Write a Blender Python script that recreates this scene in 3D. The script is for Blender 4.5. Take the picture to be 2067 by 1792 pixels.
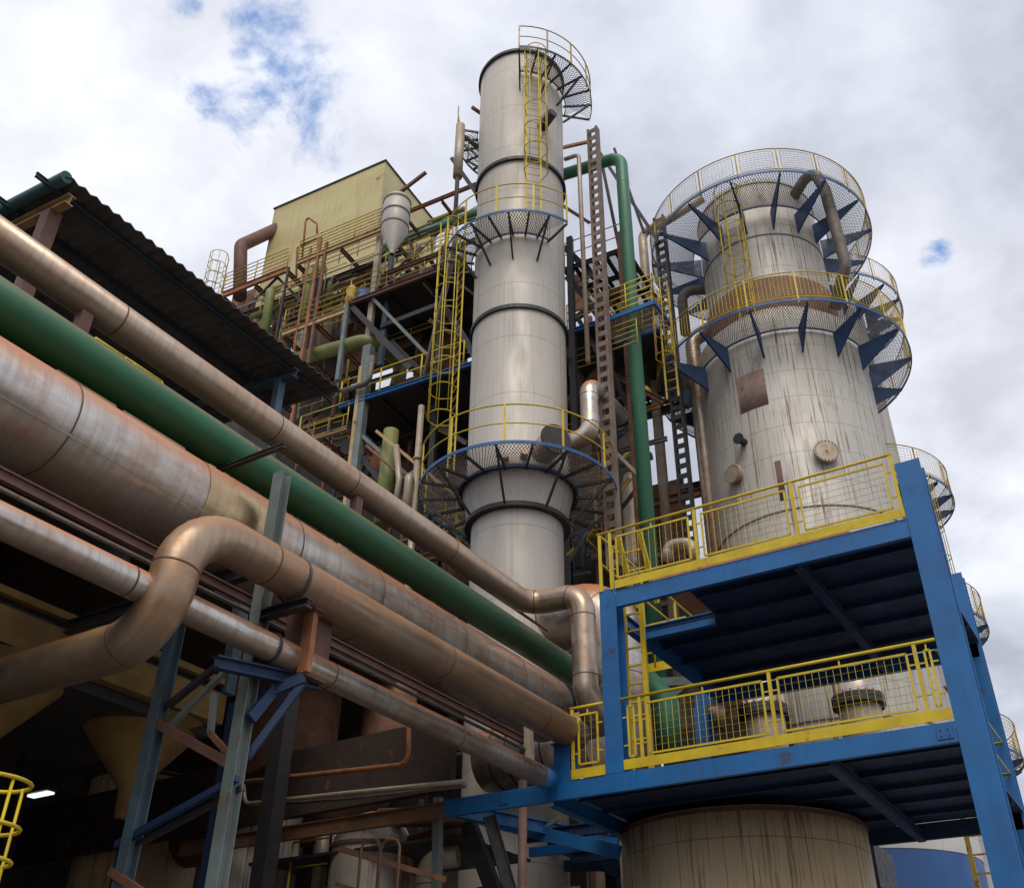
import bpy, math, random
from mathutils import Vector, Matrix
R=math.radians; rnd=random.Random(7)
for o in list(bpy.data.objects): bpy.data.objects.remove(o)
S=bpy.context.scene; COL=S.collection

# ------------------------------------------------------------------ camera
CAMZ=Vector((0,0,1.6)); F=2030.0; CX,CY=1033.5,896.0
CR=Vector((0.84711812,0.53128767,0.01114932)); CU=Vector((0.28544615,-0.47262977,0.83375152)); CF=Vector((-0.4482314,0.70310349,0.55202726))
cd=bpy.data.cameras.new("camera"); cam=bpy.data.objects.new("camera",cd); COL.objects.link(cam)
cd.sensor_width=36; cd.lens=36*F/2067; cd.clip_start=.1; cd.clip_end=3000
m=Matrix.Identity(4)
for i in range(3):
    m[i][0]=CR[i]; m[i][1]=CU[i]; m[i][2]=-CF[i]; m[i][3]=CAMZ[i]
cam.matrix_world=m; S.camera=cam

# ------------------------------------------------------------------ world
SUN_EL,SUN_AZ=R(52),R(150)      # azimuth measured clockwise from +Y
W=bpy.data.worlds.new("World"); S.world=W; W.use_nodes=True
nt=W.node_tree; N=nt.nodes; L=nt.links; N.clear()
def wn(t,**k):
    n=N.new(t)
    for a,b in k.items(): setattr(n,a,b)
    return n
out=wn('ShaderNodeOutputWorld'); bg=wn('ShaderNodeBackground'); bg.inputs[1].default_value=0.1
sky=wn('ShaderNodeTexSky',sky_type='NISHITA'); sky.sun_disc=False; sky.sun_elevation=SUN_EL; sky.sun_rotation=SUN_AZ
tc=wn('ShaderNodeTexCoord')
sep=wn('ShaderNodeSeparateXYZ'); L.new(tc.outputs['Generated'],sep.inputs[0])
za=wn('ShaderNodeMath',operation='MAXIMUM'); L.new(sep.outputs[2],za.inputs[0]); za.inputs[1].default_value=0.0
zb=wn('ShaderNodeMath',operation='ADD'); L.new(za.outputs[0],zb.inputs[0]); zb.inputs[1].default_value=0.35
dv=wn('ShaderNodeVectorMath',operation='DIVIDE'); L.new(tc.outputs['Generated'],dv.inputs[0])
cmb=wn('ShaderNodeCombineXYZ'); [L.new(zb.outputs[0],cmb.inputs[i]) for i in range(3)]; L.new(cmb.outputs[0],dv.inputs[1])
def wnoise(sc,det,ro,off):
    mp=wn('ShaderNodeMapping'); mp.inputs['Location'].default_value=off; L.new(dv.outputs[0],mp.inputs[0])
    n=wn('ShaderNodeTexNoise'); n.inputs['Scale'].default_value=sc; n.inputs['Detail'].default_value=det; n.inputs['Roughness'].default_value=ro; n.inputs['Distortion'].default_value=.25
    L.new(mp.outputs[0],n.inputs[0]); return n.outputs[0]
n1=wnoise(2.2,9,.55,(3.1,1.7,0)); n2=wnoise(6.5,8,.55,(0,5,2)); n3=wnoise(9.0,9,.62,(9,2,4))
mixn=wn('ShaderNodeMath',operation='MULTIPLY_ADD'); L.new(n2,mixn.inputs[0]); mixn.inputs[1].default_value=.4
sc_=wn('ShaderNodeMath',operation='MULTIPLY'); L.new(n1,sc_.inputs[0]); sc_.inputs[1].default_value=.6; L.new(sc_.outputs[0],mixn.inputs[2])
cr=wn('ShaderNodeValToRGB'); L.new(mixn.outputs[0],cr.inputs[0])
e=cr.color_ramp.elements; e[0].position=.40; e[0].color=(3.7,3.95,4.7,1); e[1].position=.60; e[1].color=(6.6,6.85,7.6,1)
q=e.new(.5); q.color=(5.1,5.35,6.15,1)
# places where the overcast thins to blue, and the two bright banks
def holes(dirs,soft):
    acc=None
    for d,rad in dirs:
        dn=wn('ShaderNodeVectorMath',operation='DISTANCE'); L.new(tc.outputs['Generated'],dn.inputs[0]); dn.inputs[1].default_value=d
        mr=wn('ShaderNodeMapRange'); L.new(dn.outputs['Value'],mr.inputs[0]); mr.inputs[1].default_value=0; mr.inputs[2].default_value=rad; mr.inputs[3].default_value=1; mr.inputs[4].default_value=0
        if acc is None: acc=mr.outputs[0]
        else:
            mx=wn('ShaderNodeMath',operation='MAXIMUM'); L.new(acc,mx.inputs[0]); L.new(mr.outputs[0],mx.inputs[1]); acc=mx.outputs[0]
    return acc
def DIR(u,v): return (CR*(u-CX)-CU*(v-CY)+CF*F).normalized()
hb=holes([(DIR(530,185),.125),(DIR(545,140),.08),(DIR(500,90),.07),(DIR(470,40),.06),(DIR(1895,500),.036),(DIR(400,15),.045)],0)
hm=wn('ShaderNodeMath',operation='MULTIPLY_ADD'); L.new(n3,hm.inputs[0]); hm.inputs[1].default_value=2.6; L.new(hb,hm.inputs[2])
hr=wn('ShaderNodeMapRange',interpolation_type='SMOOTHSTEP'); L.new(hm.outputs[0],hr.inputs[0]); hr.inputs[1].default_value=1.84; hr.inputs[2].default_value=2.4
hz=wn('ShaderNodeMath',operation='GREATER_THAN'); L.new(hb,hz.inputs[0]); hz.inputs[1].default_value=.01
hf=wn('ShaderNodeMath',operation='MULTIPLY'); L.new(hr.outputs[0],hf.inputs[0]); L.new(hz.outputs[0],hf.inputs[1])
bb=holes([(DIR(480,330),.30),(DIR(250,330),.22),(DIR(150,120),.16),(DIR(2050,750),.22),(DIR(1800,520),.1)],0)
bm=wn('ShaderNodeMath',operation='MULTIPLY'); L.new(bb,bm.inputs[0]); L.new(n1,bm.inputs[1])
brt=wn('ShaderNodeMix',data_type='RGBA',blend_type='ADD'); brt.inputs[0].default_value=1
bcol=wn('ShaderNodeMix',data_type='RGBA'); L.new(bm.outputs[0],bcol.inputs[0]); bcol.inputs[6].default_value=(0,0,0,1); bcol.inputs[7].default_value=(4.0,3.8,3.4,1)
L.new(cr.outputs[0],brt.inputs[6]); L.new(bcol.outputs[2],brt.inputs[7])
skm=wn('ShaderNodeMix',data_type='RGBA',blend_type='MULTIPLY'); skm.inputs[0].default_value=1; L.new(sky.outputs[0],skm.inputs[6]); skm.inputs[7].default_value=(1.2,1.7,2.1,1)
fin=wn('ShaderNodeMix',data_type='RGBA'); L.new(hf.outputs[0],fin.inputs[0]); L.new(brt.outputs[2],fin.inputs[6]); L.new(skm.outputs[2],fin.inputs[7])
L.new(fin.outputs[2],bg.inputs[0]); L.new(bg.outputs[0],out.inputs[0])
sd=bpy.data.lights.new("sun",'SUN'); sd.energy=1.5; sd.angle=R(35); sd.color=(1,.91,.78)
so=bpy.data.objects.new("sun",sd); COL.objects.link(so)
sv=Vector((math.sin(SUN_AZ)*math.cos(SUN_EL),math.cos(SUN_AZ)*math.cos(SUN_EL),math.sin(SUN_EL)))
so.rotation_euler=(-sv).to_track_quat('-Z','Y').to_euler()
S.view_settings.view_transform='Standard'; S.view_settings.look='None'; S.view_settings.exposure=.42; S.view_settings.gamma=1
S.render.engine='CYCLES'

# ------------------------------------------------------------------ pixel -> point on a chosen plane
def P(u,v,x=None,y=None,z=None,c=None):
    r=CR*(u-CX)-CU*(v-CY)+CF*F; o=CAMZ
    if x is not None: t=(x-o.x)/r.x
    elif y is not None: t=(y-o.y)/r.y
    elif z is not None: t=(z-o.z)/r.z
    else:
        k=math.tan(R(4.2)); t=(c+k*12-o.y+k*o.x)/(r.y-k*r.x)   # plane of the rear structure, turned 4.2 degrees
    return o+r*t
BX=Vector((math.cos(R(4.2)),math.sin(R(4.2)),0)); BY=Vector((-BX.y,BX.x,0)); UP=Vector((0,0,1))

# ------------------------------------------------------------------ materials
MATS={}
def mat(name,col,rough=.6,metal=0,col2=None,nscale=3.0,rust=0,rustcol=(.16,.06,.025),dust=0,dustcol=(.33,.15,.07),stretch=(1,1,1),streak=0,streakcol=(.13,.06,.03),seam=None,bump=.0,under=None,brush=0):
    if name in MATS: return MATS[name]
    M=bpy.data.materials.new(name); M.use_nodes=True; t=M.node_tree; n=t.nodes; l=t.links; b=n['Principled BSDF']
    def nn(ty,**k):
        q=n.new(ty)
        for a,c in k.items(): setattr(q,a,c)
        return q
    tc=nn('ShaderNodeTexCoord')
    def noise(sc,det=6,ro=.6,st=(1,1,1)):
        mp=nn('ShaderNodeMapping'); mp.inputs['Scale'].default_value=st; l.new(tc.outputs['Object'],mp.inputs[0])
        q=nn('ShaderNodeTexNoise'); q.inputs['Scale'].default_value=sc; q.inputs['Detail'].default_value=det; q.inputs['Roughness'].default_value=ro
        l.new(mp.outputs[0],q.inputs[0]); return q.outputs[0]
    def rng(s,a,c,lo=0,hi=1):
        q=nn('ShaderNodeMapRange',interpolation_type='SMOOTHSTEP'); l.new(s,q.inputs[0]); q.inputs[1].default_value=a; q.inputs[2].default_value=c; q.inputs[3].default_value=lo; q.inputs[4].default_value=hi; return q.outputs[0]
    def mix(f,a,c):
        q=nn('ShaderNodeMix',data_type='RGBA')
        if isinstance(f,(int,float)): q.inputs[0].default_value=f
        else: l.new(f,q.inputs[0])
        if isinstance(a,tuple): q.inputs[6].default_value=(*a,1)
        else: l.new(a,q.inputs[6])
        if isinstance(c,tuple): q.inputs[7].default_value=(*c,1)
        else: l.new(c,q.inputs[7])
        return q.outputs[2]
    def mul(a,c):
        q=nn('ShaderNodeMath',operation='MULTIPLY'); l.new(a,q.inputs[0])
        if isinstance(c,(int,float)): q.inputs[1].default_value=c
        else: l.new(c,q.inputs[1])
        return q.outputs[0]
    col2=col2 or tuple(c*.72 for c in col)
    base=mix(rng(noise(nscale,8,.62,stretch),.35,.68),col,col2)
    if brush:
        bz=noise(1,7,.65,(.5,11,.5)); base=mix(mul(rng(bz,.42,.66),brush),base,tuple(c*.45 for c in col)); base=mix(mul(rng(noise(1.1,7,.7,(1,.5,1)),.44,.64),brush*1.1),base,(.40,.18,.075))
    met=None
    dirt_tone=[]
    if dust:
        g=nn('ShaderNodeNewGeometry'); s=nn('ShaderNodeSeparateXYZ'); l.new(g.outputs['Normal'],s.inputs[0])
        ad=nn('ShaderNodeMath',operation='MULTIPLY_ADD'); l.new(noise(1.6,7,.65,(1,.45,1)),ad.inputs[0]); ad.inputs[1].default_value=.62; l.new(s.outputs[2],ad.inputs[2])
        f=mul(rng(ad.outputs[0],.36,.95),dust); base=mix(f,base,dustcol); dirt_tone.append(f)
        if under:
            f2=mul(rng(ad.outputs[0],-.08,-.6),.8); base=mix(f2,base,under); dirt_tone.append(f2)  # downward faces tinted darker brown by their normal
    if rust:
        f=rng(noise(nscale*1.7,10,.7,stretch),.66-rust*.35,.74-rust*.25); base=mix(f,base,rustcol); dirt_tone.append(f)
        f=rng(noise(nscale*7,6,.7),.66,.7); base=mix(mul(f,min(1,rust*1.4)),base,rustcol)
    if streak:
        f=mul(mul(rng(noise(15,5,.7,(1,1,.02)),.53,.62),rng(noise(1.1,4,.6,(1,1,.35)),.38,.6)),streak); base=mix(f,base,streakcol); dirt_tone.append(f)
        f=mul(rng(noise(34,4,.6,(1,1,.012)),.6,.65),streak*.8); base=mix(f,base,tuple(c*.6 for c in streakcol)); dirt_tone.append(f)
    if seam:
        dz,na=seam
        s=nn('ShaderNodeSeparateXYZ'); l.new(tc.outputs['Object'],s.inputs[0])
        def line(src,k,w):
            a=mul(src,k); q=nn('ShaderNodeMath',operation='FRACT'); l.new(a,q.inputs[0]); r_=nn('ShaderNodeMath',operation='LESS_THAN'); l.new(q.outputs[0],r_.inputs[0]); r_.inputs[1].default_value=w; return r_.outputs[0]
        base=mix(mul(line(s.outputs[2],1/dz,.022/dz),.45),base,(.11,.08,.06))
        at=nn('ShaderNodeMath',operation='ARCTAN2'); l.new(s.outputs[1],at.inputs[0]); l.new(s.outputs[0],at.inputs[1])
        base=mix(mul(line(at.outputs[0],na/6.2832,.012),.40),base,(.11,.08,.06))
    l.new(base,b.inputs['Base Color']); 
    rr=rng(noise(nscale*2.5,6,.6,stretch),.3,.7,max(.08,rough-.1),min(1,rough+.12))
    l.new(rr,b.inputs['Roughness'])
    if metal:
        mv=None
        for d in dirt_tone:
            iv=nn('ShaderNodeMath',operation='SUBTRACT'); iv.inputs[0].default_value=1; l.new(d,iv.inputs[1]); iv.use_clamp=True
            mv=iv.outputs[0] if mv is None else mul(mv,iv.outputs[0])
        if mv is None: b.inputs['Metallic'].default_value=metal
        else: l.new(mul(mv,metal),b.inputs['Metallic'])
    bp=nn('ShaderNodeBump'); bp.inputs['Strength'].default_value=bump or .12; bp.inputs['Distance'].default_value=.02
    l.new(noise(nscale*3,6,.6,stretch),bp.inputs['Height']); l.new(bp.outputs[0],b.inputs['Normal'])
    MATS[name]=M; return M
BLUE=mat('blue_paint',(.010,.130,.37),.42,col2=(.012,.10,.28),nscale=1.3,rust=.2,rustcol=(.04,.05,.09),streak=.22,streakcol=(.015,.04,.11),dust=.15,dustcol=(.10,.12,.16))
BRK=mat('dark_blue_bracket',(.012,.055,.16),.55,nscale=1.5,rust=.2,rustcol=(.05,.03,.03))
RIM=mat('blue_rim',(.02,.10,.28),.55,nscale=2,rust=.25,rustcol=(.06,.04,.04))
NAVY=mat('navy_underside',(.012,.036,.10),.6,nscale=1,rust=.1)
YEL=mat('yellow_paint',(.62,.47,.012),.45,col2=(.50,.35,.012),nscale=2.5,rust=.16,rustcol=(.20,.09,.03))
YELR=mat('weathered_yellow_paint',(.50,.36,.03),.55,col2=(.36,.22,.03),nscale=3,rust=.38,rustcol=(.17,.07,.03))
GRN=mat('green_pipe_paint',(.018,.125,.055),.5,col2=(.013,.09,.038),nscale=1.2,dust=.8,dustcol=(.15,.13,.05),rust=.2,rustcol=(.06,.06,.03),stretch=(1,.4,1),bump=.2)
GRNV=mat('green_riser_paint',(.045,.185,.105),.52,col2=(.035,.14,.08),nscale=.7,stretch=(1,1,.2))
OLIVE=mat('faded_green_paint',(.22,.25,.07),.6,col2=(.15,.17,.05),nscale=1.5,rust=.2,dust=.4,dustcol=(.20,.15,.06))
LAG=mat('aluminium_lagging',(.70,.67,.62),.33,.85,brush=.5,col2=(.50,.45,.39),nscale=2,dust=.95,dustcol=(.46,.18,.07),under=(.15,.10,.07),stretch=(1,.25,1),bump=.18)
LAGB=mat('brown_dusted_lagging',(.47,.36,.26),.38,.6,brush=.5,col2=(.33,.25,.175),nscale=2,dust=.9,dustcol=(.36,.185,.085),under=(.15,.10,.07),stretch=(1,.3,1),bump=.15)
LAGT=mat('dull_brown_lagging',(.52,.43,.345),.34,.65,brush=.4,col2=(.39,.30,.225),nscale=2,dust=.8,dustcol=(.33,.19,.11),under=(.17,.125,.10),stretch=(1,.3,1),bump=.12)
SS=mat('stainless_shell',(.44,.42,.385),.62,.3,col2=(.47,.43,.38),nscale=.9,streak=.35,streakcol=(.30,.25,.19),stretch=(1,1,.35),seam=(1.9,3))
SS2=mat('stained_shell',(.46,.45,.425),.62,.25,col2=(.47,.44,.39),nscale=.8,streak=1.0,streakcol=(.13,.07,.035),stretch=(1,1,.3),rust=.12,rustcol=(.30,.24,.18),seam=(.95,16))
CREAM=mat('rust_streaked_cream',(.86,.68,.43),.6,col2=(.74,.52,.29),nscale=.8,streak=.9,streakcol=(.17,.09,.045),stretch=(1,1,.25),seam=(2.6,6))
RSTEEL=mat('rusted_steel',(.20,.095,.055),.8,col2=(.115,.055,.035),nscale=3,rust=.3,rustcol=(.27,.11,.045))
BRN=mat('red_brown_steel',(.15,.072,.055),.65,col2=(.10,.05,.04),nscale=2,rust=.2)
ORU=mat('orange_rust_steel',(.36,.15,.06),.75,col2=(.22,.09,.045),nscale=3,rust=.3)
DRK=mat('dark_steel',(.022,.024,.03),.55,col2=(.035,.03,.028),nscale=3,rust=.2,rustcol=(.07,.035,.02))
GREY=mat('grey_green_steel',(.16,.20,.195),.6,col2=(.115,.14,.135),nscale=2,rust=.3,rustcol=(.17,.085,.045))
GBLUE=mat('faded_blue_grey_steel',(.075,.125,.16),.58,col2=(.05,.075,.095),nscale=2,rust=.2)
BEIGE=mat('beige_sheet',(.54,.48,.24),.6,col2=(.46,.38,.18),nscale=.6,rust=.16,stretch=(.4,1,1),streak=.3,streakcol=(.25,.14,.06))
TAN=mat('tan_beam',(.48,.34,.17),.6,col2=(.38,.24,.11),nscale=2,rust=.3)
ROOF=mat('corrugated_roof',(.13,.13,.135),.8,col2=(.085,.08,.08),nscale=1.5,rust=.25,rustcol=(.09,.05,.03))
MESHM=mat('galvanised_mesh',(.16,.14,.12),.6,col2=(.10,.085,.075),nscale=4,rust=.3)
PALE=mat('pale_pipe',(.42,.36,.28),.5,.3,col2=(.32,.25,.18),nscale=2,rust=.2)
HOP=mat('ochre_hopper',(.25,.155,.045),.8,col2=(.15,.09,.028),nscale=1.2,rust=.2)
WHT=mat('white_tank_paint',(.50,.50,.48),.5,col2=(.42,.42,.40),nscale=.6,seam=(1.4,10))
TBLU=mat('blue_tank_paint',(.02,.09,.27),.5,col2=(.016,.07,.22),nscale=.6,seam=(1.4,10))
SALM=mat('salmon_plate',(.42,.20,.12),.7,col2=(.34,.15,.09),nscale=1.5)
GRD=mat('yard_ground',(.20,.18,.155),.9,col2=(.15,.13,.11),nscale=.5)
RUSTP=mat('rust_patch',(.24,.155,.125),.8,col2=(.30,.22,.18),nscale=3,rust=.2)
BANDB=mat('brown_rust_band',(.20,.105,.06),.75,col2=(.13,.07,.045),nscale=1.6,rust=.35,rustcol=(.27,.13,.05),stretch=(1,1,.5))
SEAM=mat('dark_seam',(.16,.10,.07),.6,.3,nscale=3)
BLK=mat('opening_black',(.02,.02,.02),.6)
GRUST=mat('rusty_green_machine',(.05,.13,.10),.6,nscale=2,rust=.3)
WALLD=mat('dark_sheet',(.075,.06,.05),.9,col2=(.04,.035,.032),nscale=1.2,rust=.25,rustcol=(.09,.045,.025))  # plain dark tone shared by hall walls and backdrop panels
lm=bpy.data.materials.new('lamp_light'); lm.use_nodes=True; lm.node_tree.nodes['Principled BSDF'].inputs['Emission Color'].default_value=(.9,.97,1,1); lm.node_tree.nodes['Principled BSDF'].inputs['Emission Strength'].default_value=.9

# ------------------------------------------------------------------ mesh builder
class MB:
    def __init__(s): s.v=[]; s.f=[]; s.sm=[]
    def q(s,vs,fs,sm=False):
        b=len(s.v); s.v+= [tuple(v) for v in vs]; s.f+=[tuple(b+i for i in f) for f in fs]; s.sm+=[sm]*len(fs); return s
    def box(s,lo,hi):
        x0,y0,z0=lo; x1,y1,z1=hi
        return s.q([(x0,y0,z0),(x1,y0,z0),(x1,y1,z0),(x0,y1,z0),(x0,y0,z1),(x1,y0,z1),(x1,y1,z1),(x0,y1,z1)],[(0,3,2,1),(4,5,6,7),(0,1,5,4),(1,2,6,5),(2,3,7,6),(3,0,4,7)])
    def bar(s,a,b,w,h=None,up=UP,off=0):
        a=Vector(a); b=Vector(b); h=h or w; d=(b-a)
        if d.length<1e-6: return s
        d.normalize(); sd=d.cross(up)
        if sd.length<1e-4: sd=d.cross(Vector((0,1,0)))
        sd.normalize(); u=sd.cross(d); vs=[]
        for p in (a,b):
            for i,j in ((-1,-1),(1,-1),(1,1),(-1,1)): vs.append(p+sd*i*w/2+u*(j*h/2+off))
        return s.q(vs,[(0,1,2,3),(7,6,5,4),(0,4,5,1),(1,5,6,2),(2,6,7,3),(3,7,4,0)])
    def ibeam(s,a,b,w,h,up=UP,t=.02):
        a=Vector(a); b=Vector(b)
        s.bar(a,b,w,t,up,h/2-t/2); s.bar(a,b,w,t,up,-h/2+t/2); s.bar(a,b,t*.7,h-2*t,up); return s
    def tube(s,pts,r,n=12,closed=False,cap=True):
        pts=[Vector(p) for p in pts]; k=len(pts); rs=r if isinstance(r,(list,tuple)) else [r]*k
        vs=[]; prev=None
        for i,p in enumerate(pts):
            if closed: d=pts[(i+1)%k]-pts[i-1]
            else: d=pts[min(i+1,k-1)]-pts[max(i-1,0)]
            d.normalize()
            if prev is None:
                s1=d.cross(UP)
                if s1.length<1e-3: s1=Vector((1,0,0))
            else: s1=prev-d*prev.dot(d)
            s1.normalize(); prev=s1; s2=d.cross(s1)
            for j in range(n):
                a=2*math.pi*j/n; vs.append(p+(s1*math.cos(a)+s2*math.sin(a))*rs[i])
        fs=[]
        for i in range(k if closed else k-1):
            i2=(i+1)%k
            for j in range(n):
                j2=(j+1)%n; fs.append((i*n+j,i*n+j2,i2*n+j2,i2*n+j))
        s.q(vs,fs,n>4)
        if cap and not closed:
            b=len(s.v)-k*n; s.f+=[tuple(b+j for j in reversed(range(n))),tuple(b+(k-1)*n+j for j in range(n))]; s.sm+=[False,False]
        return s
    def lathe(s,prof,n=48,c=(0,0),a0=0,a1=360,smooth=True):
        full=abs(a1-a0)>=359.9; m_=n if full else n+1; vs=[]; fs=[]
        for r,z in prof:
            for j in range(m_):
                a=R(a0+(a1-a0)*j/n); vs.append((c[0]+r*math.cos(a),c[1]+r*math.sin(a),z))
        for i in range(len(prof)-1):
            for j in range(n):
                j2=(j+1)%m_; fs.append((i*m_+j,i*m_+j2,(i+1)*m_+j2,(i+1)*m_+j))
        return s.q(vs,fs,smooth)
    def sector(s,r0,r1,z0,z1,a0,a1,n=48,c=(0,0)):
        s.lathe([(r0,z0),(r1,z0),(r1,z1),(r0,z1),(r0,z0)],n,c,a0,a1,False)
        if abs(a1-a0)<359.9:
            for a in (R(a0),R(a1)):
                cs,sn=math.cos(a),math.sin(a)
                s.q([(c[0]+r*cs,c[1]+r*sn,z) for r,z in ((r0,z0),(r1,z0),(r1,z1),(r0,z1))],[(0,1,2,3)])
        return s
    def slab(s,pts,h):
        k=len(pts); vs=[Vector(p) for p in pts]; vs=vs+[p-UP*h for p in vs]
        return s.q(vs,[tuple(range(k)),tuple(reversed(range(k,2*k)))]+[(i,k+i,k+(i+1)%k,(i+1)%k) for i in range(k)])
    def poly(s,pts,nrm,t):
        k=len(pts); nrm=Vector(nrm).normalized(); a=[Vector(p)+nrm*t/2 for p in pts]; b=[Vector(p)-nrm*t/2 for p in pts]
        return s.q(a+b,[tuple(range(k)),tuple(reversed(range(k,2*k)))]+[(i,k+i,k+(i+1)%k,(i+1)%k) for i in range(k)])
    def build(s,name,m,parent=None,label=None,origin=None):
        me=bpy.data.meshes.new(name); o0=Vector((0,0,0))
        if parent is not None:
            p=parent
            while p is not None: o0=o0+Vector(p.location); p=p.parent
        o=bpy.data.objects.new(name,me)
        loc=Vector((0,0,0))
        if parent is None:
            xs=[v[0] for v in s.v]; ys=[v[1] for v in s.v]; zs=[v[2] for v in s.v]
            loc=Vector(origin) if origin is not None else Vector(((min(xs)+max(xs))/2,(min(ys)+max(ys))/2,min(zs))); o0=loc
        me.from_pydata([(v[0]-o0.x,v[1]-o0.y,v[2]-o0.z) for v in s.v],[],s.f)
        me.polygons.foreach_set('use_smooth',s.sm); me.materials.append(m); me.update()
        o.location=loc; COL.objects.link(o)
        if parent is not None: o.parent=parent
        if label: o['label']=label
        return o
def tag(o,label,cat,group=None):
    o['label']=label; o['category']=cat
    if group: o['group']=group
    return o
def thing(name,label,cat,loc=(0,0,0),group=None):
    o=bpy.data.objects.new(name,None); o.location=loc; o.empty_display_size=.2; COL.objects.link(o); return tag(o,label,cat,group)
def struct(name,mb,m):
    o=mb.build(name,m); o['kind']='structure'; return o
def fillet(cs,br,n=8):
    cs=[Vector(c) for c in cs]; out=[cs[0]]
    for i in range(1,len(cs)-1):
        r_=br[i-1] if isinstance(br,(list,tuple)) else br
        a=(cs[i-1]-cs[i]).normalized(); b=(cs[i+1]-cs[i]).normalized(); ang=a.angle(b)
        t=r_/math.tan(ang/2); t=min(t,(cs[i-1]-cs[i]).length*.5,(cs[i+1]-cs[i]).length*.5); r2=t*math.tan(ang/2)
        bis=(a+b).normalized(); c=cs[i]+bis*(r2/math.sin(ang/2)); p0=cs[i]+a*t-c; p1=cs[i]+b*t-c; w=p0.angle(p1)
        for k in range(n+1):
            f=k/n; out.append(c+(p0*math.sin((1-f)*w)+p1*math.sin(f*w))/math.sin(w))
    out.append(cs[-1]); return out
def dens(pts,step):
    o=[pts[0]]
    for a,b in zip(pts,pts[1:]):
        k=max(1,int((b-a).length/step))
        for i in range(1,k+1): o.append(a.lerp(b,i/k))
    return o
def band_at(mb,pts,s_,r,w=.06,n=32):
    acc=0
    for a,b in zip(pts,pts[1:]):
        d=(b-a).length
        if acc+d>=s_ and d>1e-6:
            p=a.lerp(b,(s_-acc)/d); u=(b-a).normalized(); mb.tube([p-u*w/2,p+u*w/2],r,n); return
        acc+=d
def pipe(name,label,corners,br,r,m,bands=(),n=28,cat='pipe',group=None,bandm=None,loc=None):
    pts=fillet([Vector(c) for c in corners],br)
    base=Vector(loc) if loc else Vector(corners[0])-UP*r
    if bands:
        t=thing(name,label,cat,base,group); MB().tube(pts,r,n).build('pipe_run',m,t)
        for s_ in bands:
            b=MB(); band_at(b,pts,s_,r*1.0+.004,.022,n); 
            if b.v: b.build('joint_band',bandm or SEAM,t)
        return t
    o=MB().tube(pts,r,n).build(name,m,None,origin=base); return tag(o,label,cat,group)
def railrun(parent,pts,h=1.1,nr=2,post=1.5,m=None,r=.022,name='railing',kick=0,down=False):
    """plain railing along a polyline: posts, top rail and nr lower rails in one part"""
    b=MB(); pts=[Vector(p) for p in pts]
    for i in range(nr+1):
        zz=UP*h*(1-i/(nr+1.0)); b.tube([p+zz for p in pts],r,6)
    for a,c in zip(pts,pts[1:]):
        k=max(1,round((c-a).length/post))
        for i in range(k+1): p=a.lerp(c,i/k); b.tube([p,p+UP*h],r*1.1,6)
    if kick:
        for a,c in zip(pts,pts[1:]): b.bar(a+UP*(kick/2),c+UP*(kick/2),.012,kick)
    return b.build(name,m or YEL,parent)
def caged(parent,base,top,outward,w=.42,cr=.36,m=YEL,hoop=1.2,strips=5,cage0=2.2,name='caged_ladder',rung=.3,lean=None,rail=.028):
    """vertical ladder with safety cage; base/top are points on the ladder's centre line"""
    base=Vector(base); top=Vector(top); o=Vector(outward).normalized(); ax=(top-base).normalized(); sd=ax.cross(o).normalized()
    L_=(top-base).length
    root=MB()
    for s_ in (-1,1): root.bar(base+sd*w/2*s_,top+sd*w/2*s_,.05,.018 if rail<.03 else .03,o)
    lad=root.build(name,m,parent)
    for i in range(1,int(L_/rung)): p=base+ax*rung*i; MB().tube([p-sd*w/2,p+sd*w/2],.012,5).build('rung',m,lad)
    if cage0<L_:
        b=MB(); k=max(2,int((L_-cage0)/hoop)+1); arcs=[]
        for i in range(k+1):
            z=cage0+(L_-cage0)*i/k; pts=[]
            for j in range(13):
                a=-math.pi/2+math.pi*j/12; pts.append(base+ax*z+sd*math.sin(a)*cr+o*(.30+math.cos(a)*cr*1.0))
            pts=[base+ax*z-sd*w/2]+pts+[base+ax*z+sd*w/2]; MB().tube(pts,.016,5).build('cage_hoop',m,lad); arcs.append(pts)
        b=MB()
        for j in [int(1+ (i+.0)*12/(strips-1)) for i in range(strips)]: b.tube([arcs[0][j],arcs[-1][j]],.014,5)
        b.build('cage_strips',m,lad)
    return lad
def wiregrid(mb,p0,ux,uz,w,h,step,r=.004):
    """wire mesh filling a w by h panel"""
    k=max(1,int(w/step)); 
    for i in range(1,k): a=p0+ux*w*i/k; mb.tube([a,a+uz*h],r,3,cap=False)
    k2=max(1,int(h/step))
    for i in range(1,k2): a=p0+uz*h*i/k2; mb.tube([a,a+ux*w],r,3,cap=False)
def meshpanel(parent,p0,p1,z0,z1,m=YEL,inset=.12,step=.1,wr=.004,wm=None):
    a=Vector(p0); b=Vector(p1); ux=(b-a).normalized(); w=(b-a).length-2*inset
    q0=a+ux*inset+UP*z0; b_=MB(); hh=z1-z0
    for s_,e_ in ((q0,q0+ux*w),(q0+UP*hh,q0+ux*w+UP*hh)): b_.bar(s_,e_,.022,.03)
    for s_,e_ in ((q0,q0+UP*hh),(q0+ux*w,q0+ux*w+UP*hh)): b_.bar(s_,e_,.022,.03,ux)
    for zz in (.22*hh,.78*hh):    # short stubs to the posts
        b_.bar(q0-ux*inset+UP*zz,q0+UP*zz,.02,.02); b_.bar(q0+ux*w+UP*zz,q0+ux*(w+inset)+UP*zz,.02,.02)
    b_.bar(q0+ux*w/2+UP*hh,q0+ux*w/2+UP*(hh+.08),.02,.02,ux)
    wiregrid(b_,q0,ux,UP,w,hh,step,wr)
    return b_.build('mesh_panel',m,parent)
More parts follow.
